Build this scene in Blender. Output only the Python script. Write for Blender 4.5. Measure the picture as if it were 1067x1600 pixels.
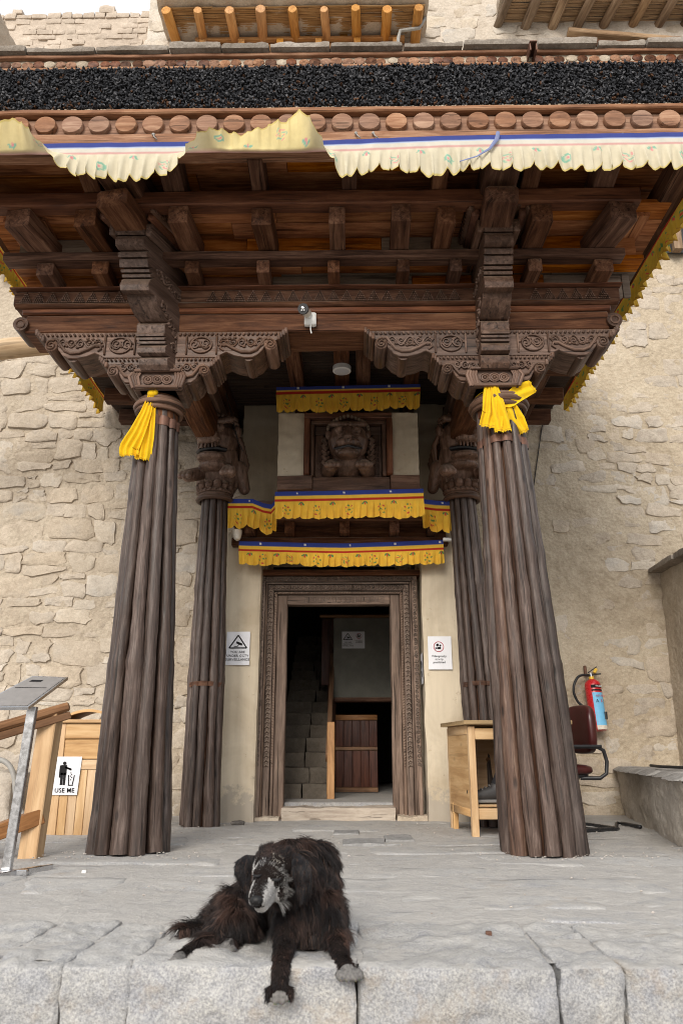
import bpy, bmesh, math, random
from mathutils import Vector, Matrix, noise
import numpy as np
random.seed(7)
for o in list(bpy.data.objects): bpy.data.objects.remove(o)
SC = bpy.context.scene
COL = SC.collection
V = Vector
R = math.radians
rnd = random.uniform

# ------------------------------------------------------------------ camera
H = 0.585; PITCH = 17.3; YAW = 0.8
cam = bpy.data.cameras.new('camera'); cam_o = bpy.data.objects.new('camera', cam); COL.objects.link(cam_o)
cam.sensor_fit = 'VERTICAL'; cam.sensor_height = 36; cam.sensor_width = 24; cam.lens = 27.0
cam.clip_start = 0.05; cam.clip_end = 600
cam_o.location = (0, 0, H); cam_o.rotation_euler = (R(90 + PITCH), 0, R(YAW))
cam.dof.use_dof = True; cam.dof.focus_distance = 5.4; cam.dof.aperture_fstop = 4.0
SC.camera = cam_o
CM = cam_o.rotation_euler.to_matrix()
def P(px, py, Y=None, Z=None, X=None):
    """point of the place seen at photo pixel (px,py) on the plane Y=, Z= or X="""
    d = CM @ V(((px - 533.5) / 1200, (800 - py) / 1200, -1))
    if Y is not None: t = Y / d.y
    elif Z is not None: t = (Z - H) / d.z
    else: t = X / d.x
    return V((0, 0, H)) + d * t

# ------------------------------------------------------------------ light
CLOUD = 4.7               # brightness of the thin overcast
SUN_EL, SUN_AZ = 29, 194     # azimuth of the sun seen from above, degrees clockwise from +Y
world = bpy.data.worlds.new('World'); SC.world = world; world.use_nodes = True
wn, wl = world.node_tree.nodes, world.node_tree.links
wn.clear()
sky = wn.new('ShaderNodeTexSky'); sky.sky_type = 'NISHITA'; sky.sun_disc = False
sky.sun_elevation = R(SUN_EL); sky.sun_rotation = R(SUN_AZ); sky.air_density = 1.0; sky.dust_density = 4.0; sky.ozone_density = 1.0
hs = wn.new('ShaderNodeHueSaturation'); hs.inputs['Saturation'].default_value = 0.42
bg = wn.new('ShaderNodeBackground'); bg.inputs['Strength'].default_value = 0.15
wo = wn.new('ShaderNodeOutputWorld')
cl_t = wn.new('ShaderNodeTexCoord'); cl_n = wn.new('ShaderNodeTexNoise'); cl_n.inputs['Scale'].default_value = 2.2; cl_n.inputs['Detail'].default_value = 6
cl_r = wn.new('ShaderNodeMapRange'); cl_r.inputs[1].default_value = .35; cl_r.inputs[2].default_value = .65; cl_r.inputs[3].default_value = CLOUD * .8; cl_r.inputs[4].default_value = CLOUD * 1.2
cl_m = wn.new('ShaderNodeMix'); cl_m.data_type = 'RGBA'; cl_m.inputs[0].default_value = .78
cl_g = wn.new('ShaderNodeVectorMath'); cl_g.operation = 'SCALE'; cl_g.inputs[0].default_value = (.97, 1.0, 1.04)
wl.new(cl_t.outputs['Generated'], cl_n.inputs['Vector']); wl.new(cl_n.outputs['Fac'], cl_r.inputs[0]); wl.new(cl_r.outputs[0], cl_g.inputs['Scale'])
wl.new(sky.outputs[0], hs.inputs['Color']); wl.new(hs.outputs[0], cl_m.inputs[6]); wl.new(cl_g.outputs[0], cl_m.inputs[7]); wl.new(cl_m.outputs[2], bg.inputs[0]); wl.new(bg.outputs[0], wo.inputs[0])
sun = bpy.data.lights.new('sun', 'SUN'); sun.energy = 1.5; sun.angle = R(28); sun.color = (1.0, 0.93, 0.83)
sun_o = bpy.data.objects.new('sun', sun); COL.objects.link(sun_o)
az, el = R(SUN_AZ), R(SUN_EL)
sdir = V((math.sin(az) * math.cos(el), math.cos(az) * math.cos(el), math.sin(el)))
sun_o.rotation_euler = sdir.to_track_quat('Z', 'Y').to_euler(); sun_o.location = (0, -5, 12)
vs = SC.view_settings
vs.view_transform = 'Standard'; vs.look = 'None'; vs.gamma = 1; vs.use_curve_mapping = False; vs.exposure = 0.82
SC.cycles.max_bounces = 8; SC.cycles.diffuse_bounces = 5
SC.cycles.use_denoising = True; SC.cycles.filter_width = 1.0

# ------------------------------------------------------------------ materials
class NT:
    def __init__(s, name, rough=0.8, spec=0.3):
        s.m = bpy.data.materials.new(name); s.m.use_nodes = True
        s.n = s.m.node_tree.nodes; s.l = s.m.node_tree.links
        s.b = s.n['Principled BSDF']; s.b.inputs['Roughness'].default_value = rough
        s.b.inputs['Specular IOR Level'].default_value = spec
    def inp(s, node, key, val):
        i = node.inputs[key]
        if hasattr(val, 'is_output'): s.l.new(val, i)
        elif isinstance(val, (tuple, list)) and len(val) == 3 and i.type == 'RGBA': i.default_value = (*val, 1)
        else: i.default_value = val
    def add(s, t, **k):
        nd = s.n.new('ShaderNode' + t)
        for a, v in k.items():
            if a.startswith('_'): setattr(nd, a[1:], v)
        return nd
    def attr(s, name):
        nd = s.add('Attribute'); nd.attribute_name = name; return nd
    def obj(s): return s.add('TexCoord').outputs['Object']
    def pos(s): return s.add('NewGeometry').outputs['Position']
    def map(s, vec, sc):
        nd = s.add('Mapping'); s.l.new(vec, nd.inputs['Vector'])
        nd.inputs['Scale'].default_value = sc if isinstance(sc, (tuple, list)) else (sc, sc, sc)
        return nd.outputs[0]
    def noise(s, vec, sc=1, det=4, rough=0.6, dist=0.0):
        nd = s.add('TexNoise'); s.l.new(vec, nd.inputs['Vector'])
        nd.inputs['Scale'].default_value = sc; nd.inputs['Detail'].default_value = det
        nd.inputs['Roughness'].default_value = rough; nd.inputs['Distortion'].default_value = dist
        return nd.outputs['Fac']
    def vor(s, vec, sc, feat='F1'):
        nd = s.add('TexVoronoi'); nd.feature = feat; s.l.new(vec, nd.inputs['Vector']); nd.inputs['Scale'].default_value = sc
        return nd.outputs['Distance']
    def ramp(s, fac, stops):
        nd = s.add('ValToRGB'); s.l.new(fac, nd.inputs[0]); cr = nd.color_ramp
        while len(cr.elements) < len(stops): cr.elements.new(0.5)
        for e, (p, c) in zip(cr.elements, stops):
            e.position = p; e.color = (*c, 1) if isinstance(c, (tuple, list)) else (c, c, c, 1)
        return nd.outputs[0]
    def mix(s, fac, a, b, mode='MIX'):
        nd = s.add('Mix'); nd.data_type = 'RGBA'; nd.blend_type = mode
        s.inp(nd, 0, fac); s.inp(nd, 6, a); s.inp(nd, 7, b)
        return nd.outputs[2]
    def math(s, op, a, b=0.0):
        nd = s.add('Math'); nd.operation = op; s.inp(nd, 0, a); s.inp(nd, 1, b); return nd.outputs[0]
    def rand(s): return s.add('ObjectInfo').outputs['Random']
    def vary(s, col, lo, hi, hue=0.0):
        r = s.rand(); nd = s.add('HueSaturation')
        mr = s.add('MapRange'); s.l.new(r, mr.inputs[0]); mr.inputs[3].default_value = lo; mr.inputs[4].default_value = hi
        s.l.new(mr.outputs[0], nd.inputs['Value']); s.inp(nd, 'Color', col)
        if hue:
            m2 = s.add('MapRange'); w = s.math('FRACT', s.math('MULTIPLY', r, 7.31)); s.l.new(w, m2.inputs[0])
            m2.inputs[3].default_value = 1 - hue; m2.inputs[4].default_value = 1 + hue
            s.l.new(m2.outputs[0], nd.inputs['Saturation'])
        return nd.outputs[0]
    def bump(s, h, strength=0.5, dist=0.01):
        nd = s.add('Bump'); nd.inputs['Strength'].default_value = strength; nd.inputs['Distance'].default_value = dist
        s.l.new(h, nd.inputs['Height']); s.l.new(nd.outputs[0], s.b.inputs['Normal'])
    def base(s, c): s.inp(s.b, 'Base Color', c)

def wood(name, dark, mid, light, rough=0.7, bump=0.5, gs=1.0, crack=0.6, vlo=0.75, vhi=1.2, spec=0.25, dust=0.0, dustcol=(.30, .26, .21), knots=.25, bd=.006, blotch=.38):
    t = NT(name, rough, spec)
    g = t.attr('gco').outputs['Vector']
    f1 = t.noise(t.map(g, (2.6 * gs, 30 * gs, 30 * gs)), 1, 8, 0.68, 0.6)
    f2 = t.noise(t.map(g, (1.6, 5, 5)), 1, 5, 0.65)
    f3 = t.noise(t.map(g, (1.1 * gs, 42 * gs, 42 * gs)), 1, 3, 0.55, 0.25)
    c = t.ramp(t.math('ADD', t.math('MULTIPLY', f1, 1 - blotch), t.math('MULTIPLY', f2, blotch)), [(0.36, dark), (0.5, mid), (0.63, light)])
    ck = t.ramp(f3, [(0.335, 1 - crack), (0.385, 1.0)])
    kn = t.ramp(t.vor(t.map(g, (3.2, 8, 8)), 1), [(0.06, 1 - knots), (0.15, 1.0)])
    ck = t.mix(1.0, ck, kn, 'MULTIPLY')
    c = t.mix(1.0, c, ck, 'MULTIPLY')
    c = t.vary(c, vlo, vhi, 0.12)
    if dust:
        d = t.noise(t.pos(), 5, 5, .7)
        up = t.add('SeparateXYZ'); t.l.new(t.add('NewGeometry').outputs['Normal'], up.inputs[0])
        m = t.math('MULTIPLY', t.ramp(t.math('ADD', t.math('MULTIPLY', up.outputs[2], .45), t.math('MULTIPLY', d, .55)), [(.38, 0.0), (.62, 1.0)]), dust)
        c = t.mix(m, c, dustcol)
    t.base(c)
    t.inp(t.b, 'Roughness', t.ramp(f2, [(0.35, rough - .12), (0.65, rough + .12)]))
    t.bump(t.math('ADD', f1, t.math('MULTIPLY', ck, 0.7)), bump, bd)
    return t.m

M = {}
M['dark_wood'] = wood('dark_wood', (.030, .013, .008), (.098, .044, .025), (.19, .098, .058), .6, .6, spec=.1, dust=.35)
M['carved_wood'] = wood('carved_wood', (.038, .020, .013), (.105, .059, .040), (.20, .123, .09), .48, .5, dust=.45, dustcol=(.27, .205, .155), spec=.22)
M['lion_wood'] = wood('lion_wood', (.055, .029, .019), (.15, .085, .057), (.27, .17, .125), .42, .35, dust=.5, dustcol=(.30, .23, .175), spec=.4)
M['red_wood'] = wood('red_wood', (.045, .017, .009), (.135, .050, .025), (.23, .098, .05), .6, .4)
M['column_wood'] = wood('column_wood', (.028, .018, .014), (.066, .044, .035), (.14, .103, .087), .48, .6, 1.5, .65, .72, 1.25, knots=.6, bd=.006, blotch=.25, spec=.35)
M['warm_column_wood'] = wood('warm_column_wood', (.035, .017, .011), (.088, .046, .029), (.16, .10, .07), .48, .6, 1.5, .55, .8, 1.2, knots=.6, bd=.006, blotch=.25, spec=.35)
M['soffit_wood'] = wood('soffit_wood', (.09, .026, .008), (.31, .105, .030), (.50, .21, .07), .6, .35, spec=.1, vlo=.8, vhi=1.2)
M['grey_wood'] = wood('grey_wood', (.10, .07, .05), (.19, .145, .11), (.28, .22, .17), .75, .4)
M['fascia_wood'] = wood('fascia_wood', (.11, .052, .03), (.25, .13, .078), (.40, .245, .16), .75, .6, crack=.5, vlo=.93, vhi=1.08, dust=.4, dustcol=(.36, .29, .22))
M['new_wood'] = wood('new_wood', (.30, .13, .035), (.50, .24, .07), (.62, .34, .12), .6, .2, crack=.25, vlo=.85, vhi=1.1)
M['pole_wood'] = wood('pole_wood', (.30, .19, .095), (.46, .32, .18), (.58, .43, .27), .7, .3, crack=.3)
M['old_pole'] = wood('old_pole', (.14, .085, .05), (.31, .205, .125), (.44, .32, .21), .8, .5, crack=.5, vlo=.5, vhi=1.15)
M['pine'] = wood('pine', (.38, .22, .105), (.54, .35, .185), (.65, .46, .27), .5, .12, .6, .15, .93, 1.06)
M['pine_top'] = wood('pine_top', (.26, .17, .09), (.40, .28, .155), (.50, .37, .22), .6, .2, .8, .3)
M['rail_wood'] = wood('rail_wood', (.11, .05, .022), (.21, .105, .05), (.31, .17, .085), .5, .3, crack=.4)
M['door_wood'] = wood('door_wood', (.085, .058, .043), (.165, .115, .088), (.27, .195, .15), .7, .7, crack=.7, dust=.3)
M['cup_wood'] = wood('cupboard_wood', (.035, .011, .007), (.075, .025, .015), (.12, .045, .027), .5, .3)
M['sill_wood'] = wood('sill_wood', (.24, .19, .15), (.38, .32, .26), (.48, .42, .35), .85, .6, crack=.5)

def earth(name, c0, c1, c2, sc=1.0, bump=.6, rough=.95, vlo=1, vhi=1, pit=.5, hue=0.0, grey=0.0):
    t = NT(name, rough, .1)
    p = t.pos()
    a = t.noise(p, 1.3 * sc, 6, .65, .4); b = t.noise(p, 14 * sc, 6, .7); e = t.noise(p, 70 * sc, 4, .7)
    c = t.ramp(t.math('ADD', t.math('MULTIPLY', a, .55), t.math('MULTIPLY', b, .45)), [(.36, c0), (.5, c1), (.64, c2)])
    c = t.mix(.55, c, t.ramp(e, [(.3, .72), (.6, 1.12)]), 'MULTIPLY')
    if grey:
        g = t.ramp(t.noise(p, 3.1, 4, .6), [(.52, 0.0), (.66, grey)])
        c = t.mix(g, c, (.34, .33, .32))
    if vlo != vhi: c = t.vary(c, vlo, vhi, hue)
    t.base(c)
    v = t.vor(p, 26 * sc)
    t.bump(t.math('ADD', t.math('ADD', t.math('MULTIPLY', b, 1.4), t.math('MULTIPLY', e, .5)), t.math('MULTIPLY', v, pit)), bump, .012)
    return t.m
M['stone'] = earth('wall_stone', (.37, .31, .245), (.47, .40, .32), (.56, .485, .395), 1, .8, vlo=.92, vhi=1.05, hue=.12, grey=.2)
M['stone_pale'] = earth('pale_wall_stone', (.42, .36, .29), (.51, .445, .365), (.59, .53, .45), 1, .7, vlo=.92, vhi=1.05, hue=.15, grey=.4)
M['mud'] = earth('mud_mortar', (.34, .28, .215), (.45, .38, .295), (.54, .465, .37), 1, .8, pit=.9)
M['mud_right'] = earth('mud_render', (.35, .285, .205), (.45, .375, .28), (.53, .455, .35), 1, .8, pit=.9)
M['mud_pale'] = earth('pale_mud_render', (.42, .36, .29), (.53, .46, .38), (.61, .54, .46), 1, .8)
M['adobe'] = earth('adobe_brick', (.40, .33, .265), (.50, .42, .34), (.58, .50, .42), 1, .5, vlo=.93, vhi=1.06)
M['coping'] = earth('coping_slate', (.15, .125, .10), (.25, .215, .18), (.36, .32, .28), 2, .6, vlo=.8, vhi=1.15)
M['slate'] = earth('dark_slate', (.06, .055, .05), (.11, .10, .092), (.17, .155, .14), 2, .5)
M['bench'] = earth('bench_render', (.36, .315, .26), (.47, .42, .36), (.55, .50, .44), 1, .9)
M['bench_top'] = earth('bench_slab', (.19, .18, .17), (.27, .255, .24), (.36, .345, .32), 1.5, .5)
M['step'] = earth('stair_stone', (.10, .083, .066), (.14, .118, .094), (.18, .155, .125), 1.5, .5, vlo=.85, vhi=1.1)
M['worn_slate'] = earth('worn_slate', (.20, .195, .19), (.28, .275, .27), (.36, .35, .335), 2, .5)
M['pebble'] = earth('pebble_stone', (.3, .27, .24), (.42, .38, .34), (.55, .5, .46), 3, .3, vlo=.7, vhi=1.1)

def plaster():
    t = NT('cream_plaster', .85, .2); p = t.pos()
    a = t.noise(p, 2.2, 5, .6, .5); b = t.noise(t.map(p, (18, 18, 2.0)), 1, 5, .65); e = t.noise(p, 9, 6, .75)
    c = t.ramp(a, [(.35, (.47, .385, .275)), (.6, (.60, .515, .39))])
    c = t.mix(.4, c, t.ramp(b, [(.3, .8), (.6, 1.05)]), 'MULTIPLY')
    ch = t.ramp(e, [(.635, 0.0), (.66, 1.0)])
    c = t.mix(t.math('MULTIPLY', ch, .7), c, (.40, .30, .20))
    # worn near the floor
    sp = t.add('SeparateXYZ'); t.l.new(p, sp.inputs[0])
    low = t.ramp(t.math('SUBTRACT', t.math('MULTIPLY', e, .8), sp.outputs[2]), [(.12, 0.0), (.2, .8)])
    c = t.mix(low, c, (.36, .315, .26))
    t.base(c); t.bump(t.math('ADD', t.math('MULTIPLY', e, .6), t.math('MULTIPLY', ch, -.5)), .35, .01)
    return t.m
M['plaster'] = plaster()
def granite(name, dust, warm=(.43, .41, .375), bump=.6, var=True):
    """riven grey granite; dust has settled on what faces up"""
    t = NT(name, .85, .2); p = t.pos()
    s1 = t.noise(p, 150, 3, .75); s2 = t.noise(p, 8, 6, .72, .8); a = t.noise(p, 1.9, 6, .68, .7)
    b = t.noise(p, 7.5, 6, .75, .3); m_ = t.noise(p, 38, 4, .7)
    c = t.ramp(s1, [(.36, (.25, .25, .255)), (.5, (.36, .358, .355)), (.64, (.49, .48, .465))])
    c = t.mix(.65, c, t.ramp(s2, [(.35, (.70, .72, .79)), (.62, (1.06, 1.04, 1.0))]), 'MULTIPLY')
    rust = t.ramp(t.noise(p, 3.7, 5, .72), [(.54, 0.0), (.70, .55)])
    c = t.mix(rust, c, (.36, .27, .175))
    up = t.add('SeparateXYZ'); t.l.new(t.add('NewGeometry').outputs['Normal'], up.inputs[0])
    dm = t.ramp(t.math('ADD', t.math('ADD', t.math('MULTIPLY', a, .5), t.math('MULTIPLY', b, .5)), t.math('MULTIPLY', t.math('SUBTRACT', up.outputs[2], 1.0), .45)), [(.43 - dust * .16, 0.0), (.60 - dust * .10, .92)])
    dc = t.mix(.6, warm, t.ramp(t.math('ADD', t.math('MULTIPLY', b, .5), t.math('MULTIPLY', m_, .5)), [(.38, (.33, .32, .315)), (.62, (.49, .475, .45))]))
    c = t.mix(dm, c, dc)
    if var: c = t.vary(c, .95, 1.05, .08)
    t.base(c)
    t.bump(t.math('ADD', t.math('ADD', t.math('MULTIPLY', b, 1.5), t.math('MULTIPLY', s2, 1.1)), t.math('ADD', t.math('MULTIPLY', m_, .5), t.math('MULTIPLY', s1, .25))), bump, .012)
    return t.m
M['flag'] = granite('dusty_flagstone', .50)
M['kerb'] = granite('granite_kerb', .35, bump=.8)
M['dust'] = granite('floor_dust', 1.15, (.43, .40, .36), .8, False)
M['ground'] = earth('ground_earth', (.20, .18, .16), (.27, .245, .215), (.33, .30, .265), .6, .5)

def cloth(name, rough=.85, sheen=.25):
    t = NT(name, rough, .15)
    c = t.attr('col').outputs['Color']; p = t.pos()
    w = t.noise(p, 420, 2, .5); s = t.noise(p, 12, 4, .6)
    c = t.mix(.5, c, t.ramp(s, [(.3, .82), (.65, 1.06)]), 'MULTIPLY')
    t.base(c); t.bump(t.math('ADD', w, t.math('MULTIPLY', s, .8)), .25, .003)
    t.b.inputs['Sheen Weight'].default_value = sheen * .3
    tr = t.add('BsdfTranslucent'); t.l.new(c, tr.inputs[0])
    mx = t.add('MixShader'); mx.inputs[0].default_value = .22
    out = t.n['Material Output']
    t.l.new(t.b.outputs[0], mx.inputs[1]); t.l.new(tr.outputs[0], mx.inputs[2]); t.l.new(mx.outputs[0], out.inputs[0])
    return t.m
M['cloth'] = cloth('printed_cloth')
def plain(name, col, rough=.5, metal=0.0, spec=.5, n=.12, sc=30, bump=.08):
    t = NT(name, rough, spec); t.b.inputs['Metallic'].default_value = metal
    f = t.noise(t.pos(), sc, 4, .65)
    t.base(t.mix(1.0, col, t.ramp(f, [(.3, 1 - n), (.7, 1 + n)]), 'MULTIPLY'))
    t.inp(t.b, 'Roughness', t.ramp(f, [(.3, max(.05, rough - .1)), (.7, min(1, rough + .1))]))
    t.bump(f, bump, .004); return t.m
M['steel'] = plain('stainless_steel', (.55, .55, .56), .28, 1.0)
M['chrome'] = plain('black_tube', (.02, .02, .022), .3, 0, .5)
M['plate'] = plain('sign_plate', (.30, .28, .265), .45, .5)
M['black'] = plain('black_plastic', (.014, .014, .016), .45)
M['white'] = plain('white_plastic', (.74, .74, .72), .4, n=.05)
M['dirty_white'] = plain('aged_white_plastic', (.62, .56, .47), .5, n=.2)
M['red'] = plain('red_enamel', (.50, .018, .022), .3, n=.06)
M['blue'] = plain('light_blue_label', (.16, .46, .72), .5, n=.08)
M['yellow'] = plain('yellow_plastic', (.75, .48, .05), .45)
M['leather'] = plain('maroon_leatherette', (.055, .011, .010), .36, n=.25, sc=14)
M['paper'] = plain('white_paper', (.74, .74, .77), .8, spec=.2, n=.03, sc=10, bump=.2)
M['ink'] = plain('black_ink', (.018, .017, .018), .8, spec=.1)
M['rink'] = plain('red_ink', (.45, .08, .09), .8, spec=.1)
M['white_ink'] = plain('white_ink', (.75, .75, .75), .8, spec=.1)
M['trousers'] = plain('dark_cloth', (.016, .016, .02), .9, n=.3, sc=60)
M['jacket'] = plain('grey_jacket_cloth', (.10, .10, .11), .9, n=.3, sc=60)
M['skin'] = plain('skin', (.32, .17, .105), .55, n=.08)
M['hair'] = plain('black_hair', (.012, .010, .009), .6, n=.3)
M['shoe'] = plain('worn_shoe_leather', (.045, .042, .042), .55, n=.3)
M['sole'] = plain('grey_rubber_sole', (.22, .21, .20), .8)
M['twigchip'] = plain('black_twig_end', (.034, .035, .039), 0.95, n=.6, sc=40, spec=.05)
M['twiggrey'] = plain('dusty_twig_end', (.080, .080, .085), .95, n=.5, sc=40, spec=.1)
M['twigbrown'] = plain('brown_twig_end', (.075, .040, .024), .9, n=.5, sc=40, spec=.1)
M['twigbed'] = plain('black_twig_bed', (.010, .009, .009), .9)
M['thatch'] = wood('willow_stick', (.20, .11, .05), (.38, .235, .115), (.52, .35, .19), .7, .3, crack=.4)
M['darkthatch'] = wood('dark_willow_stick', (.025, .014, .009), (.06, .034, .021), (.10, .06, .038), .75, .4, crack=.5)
M['iron'] = plain('rusty_iron_strap', (.13, .062, .04), .55, .35, n=.4, sc=22)
M['cable'] = plain('dark_cable', (.02, .018, .017), .6)
M['hose'] = plain('grey_hose', (.30, .29, .27), .6)
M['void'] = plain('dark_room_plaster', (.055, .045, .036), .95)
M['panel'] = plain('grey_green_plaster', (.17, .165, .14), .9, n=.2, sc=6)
M['nose'] = plain('black_nose', (.008, .0075, .008), .5, spec=.3)
M['dogskin'] = plain('dark_dog_coat', (.010, .007, .006), .9, n=.4, sc=60, spec=.1)
M['muzzle'] = plain('grey_muzzle_skin', (.30, .29, .28), .9, n=.3, sc=60, spec=.1)
M['paw'] = plain('dusty_grey_paw', (.13, .122, .115), .9, n=.5, sc=120)
def furmat():
    t = NT('dog_fur', .55, .3); t.base(t.attr('col').outputs['Color']); return t.m
M['fur'] = furmat()
M['bulb'] = plain('frosted_lamp', (.55, .56, .58), .5, n=.03)

# ------------------------------------------------------------------ mesh builder
W = {}      # world location of every linked object
def nz(p, s=1.0, o=0.0): return noise.noise(V((p[0] * s + o, p[1] * s + o * 1.7, p[2] * s - o)))
def _link(o, parent):
    COL.objects.link(o)
    if parent is not None:
        o.parent = parent; o.matrix_parent_inverse = Matrix.Translation(-W[parent.name])
class MB:
    def __init__(s, mat=None):
        s.v = []; s.f = []; s.g = []; s.c = []; s.mi = []; s.M = mat; s.hascol = False
    def add(s, vs, fs, g=None, col=None, mi=0, grain='x', go=None):
        n = len(s.v)
        if g is None:
            if go is None: go = (rnd(0, 20), rnd(0, 20), rnd(0, 20))
            k = {'x': (0, 1, 2), 'y': (1, 0, 2), 'z': (2, 0, 1)}[grain]
            g = [(p[k[0]] + go[0], p[k[1]] + go[1], p[k[2]] + go[2]) for p in vs]
        if s.M is not None: vs = [s.M @ V(p) for p in vs]
        s.v.extend(tuple(p) for p in vs); s.g.extend(tuple(q) for q in g)
        s.f.extend(tuple(i + n for i in f) for f in fs); s.mi.extend([mi] * len(fs))
        if col is not None: s.hascol = True
        s.c.extend(col if col is not None else [(1, 1, 1, 1)] * len(vs))
        return s
    def beam(s, a, b, w, h, up=(0, 0, 1), seg=.3, ch=.008, jit=.003, taper=1.0, mi=0):
        a, b = V(a), V(b); d = b - a; L = d.length; d = d / L
        up = V(up); sx = d.cross(up)
        if sx.length < 1e-4: sx = d.cross(V((0, 1, 0)))
        sx.normalize(); uz = sx.cross(d).normalized()
        n = max(1, int(L / seg)); ch = min(ch, w * .3, h * .3)
        cs = [(-w/2+ch, -h/2), (w/2-ch, -h/2), (w/2, -h/2+ch), (w/2, h/2-ch), (w/2-ch, h/2), (-w/2+ch, h/2), (-w/2, h/2-ch), (-w/2, -h/2+ch)]
        go = (rnd(0, 30), rnd(0, 30), rnd(0, 30)); vs, g, fs = [], [], []
        rings = [(0, .0, 1 - 2.0 * ch / max(w, h))] + [(t / n * L, 0, 1) for t in range(n + 1)] + [(L, 0, 1 - 2.0 * ch / max(w, h))]
        if ch > 0: rings[1] = (ch * .7, 0, 1); rings[-2] = (L - ch * .7, 0, 1)
        for t, _, k in rings:
            tp = 1 + (taper - 1) * t / L
            for (x, z) in cs:
                p = a + d * t + sx * x * k * tp + uz * z * k * tp
                if jit: p = p + (sx * nz(p, 3.1, go[0]) + uz * nz(p, 3.1, go[1])) * jit
                vs.append(p); g.append((t + go[0], x + go[1], z + go[2]))
        m = len(rings)
        for i in range(m - 1):
            for j in range(8): fs.append((i*8+j, i*8+(j+1) % 8, (i+1)*8+(j+1) % 8, (i+1)*8+j))
        fs.append(tuple(reversed(range(8)))); fs.append(tuple((m-1)*8+j for j in range(8)))
        return s.add(vs, fs, g, mi=mi)
    def box(s, c, size, ch=.004, mi=0, jit=0.0, grain=None):
        """chamfered box, grain along its longest side"""
        c = V(c); sz = list(size); ax = sz.index(max(sz)) if grain is None else 'xyz'.index(grain)
        d = V((0, 0, 0)); d[ax] = sz[ax] / 2
        if ax == 0: return s.beam(c - d, c + d, sz[1], sz[2], (0, 0, 1), 9, ch, jit, mi=mi)
        if ax == 1: return s.beam(c - d, c + d, sz[0], sz[2], (0, 0, 1), 9, ch, jit, mi=mi)
        return s.beam(c - d, c + d, sz[0], sz[1], (0, 1, 0), 9, ch, jit, mi=mi)
    def tube(s, path, rad, n=10, caps=True, mi=0, wob=0.0, flat=None, col=None):
        path = [V(p) for p in path]; m = len(path)
        if not isinstance(rad, (list, tuple)): rad = [rad] * m
        go = (rnd(0, 30), rnd(0, 30), rnd(0, 30)); vs, g, fs = [], [], []
        t0 = (path[1] - path[0]).normalized()
        ref = V((0, 0, 1)) if abs(t0.z) < .9 else V((0, 1, 0))
        nx = t0.cross(ref).normalized(); L = 0
        for i in range(m):
            t = (path[min(i+1, m-1)] - path[max(i-1, 0)])
            if t.length < 1e-9: t = t0.copy()
            t.normalize(); nx = (nx - t * nx.dot(t))
            if nx.length < 1e-6: nx = t.orthogonal()
            nx.normalize(); ny = t.cross(nx)
            if i: L += (path[i] - path[i-1]).length
            for j in range(n):
                a = 2 * math.pi * j / n; r = rad[i]
                dr = nx * math.cos(a) + ny * math.sin(a) * (flat if flat else 1)
                if wob: r *= 1 + wob * nz(path[i] * 2.5 + dr * 1.5, 1.6, go[0])
                vs.append(path[i] + dr * r); g.append((L + go[0], math.cos(a) * rad[0] + go[1], math.sin(a) * rad[0] + go[2]))
        for i in range(m - 1):
            for j in range(n): fs.append((i*n+j, i*n+(j+1) % n, (i+1)*n+(j+1) % n, (i+1)*n+j))
        if caps: fs.append(tuple(reversed(range(n)))); fs.append(tuple((m-1)*n+j for j in range(n)))
        return s.add(vs, fs, g, mi=mi, col=[col] * len(vs) if col else None)
    def cap(s, a, b, ra, rb, n=12, mi=0):
        """tapered capsule (bodies)"""
        a, b = V(a), V(b); d = (b - a); L = d.length; d = d / L if L > 1e-6 else V((0, 0, 1))
        pts, rr = [], []
        for k in range(4):
            t = math.pi / 2 * (1 - k / 4 - .04); pts.append(a - d * ra * math.sin(t)); rr.append(ra * math.cos(t))
        pts.append(a); rr.append(ra); pts.append(b); rr.append(rb)
        for k in range(1, 5):
            t = math.pi / 2 * (k / 4 - .04); pts.append(b + d * rb * math.sin(t)); rr.append(rb * math.cos(t))
        return s.tube(pts, rr, n, mi=mi)
    def ball(s, c, r, n=12, mi=0, rot=None):
        c = V(c); r = V(r) if not isinstance(r, (int, float)) else V((r, r, r)); vs, fs = [], []
        m = max(4, n // 2)
        for i in range(m + 1):
            th = math.pi * (i / m * .96 + .02)
            for j in range(n):
                a = 2 * math.pi * j / n
                q = V((math.sin(th) * math.cos(a) * r.x, math.sin(th) * math.sin(a) * r.y, math.cos(th) * r.z))
                if rot is not None: q = rot @ q
                vs.append(c + q)
        for i in range(m):
            for j in range(n): fs.append((i*n+j, (i+1)*n+j, (i+1)*n+(j+1) % n, i*n+(j+1) % n))
        fs.append(tuple(range(n))); fs.append(tuple(reversed([m*n+j for j in range(n)])))
        return s.add(vs, fs, mi=mi)
    def prism(s, prof, O, U, Vv, Wd, mi=0, grain='x'):
        """polygon prof (u,v) in plane O,U,V pushed along vector Wd"""
        O, U, Vv, Wd = V(O), V(U), V(Vv), V(Wd)
        p = [O + U * a + Vv * b for a, b in prof]; n = len(p)
        vs = p + [q + Wd for q in p]
        fs = [tuple(reversed(range(n))), tuple(range(n, 2 * n))]
        if U.cross(Vv).dot(Wd) < 0: fs = [tuple(reversed(f)) for f in fs]; flip = True
        else: flip = False
        for i in range(n):
            j = (i + 1) % n; q = (i, j, n + j, n + i); fs.append(tuple(reversed(q)) if flip else q)
        return s.add(vs, fs, mi=mi, grain=grain)
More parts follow.
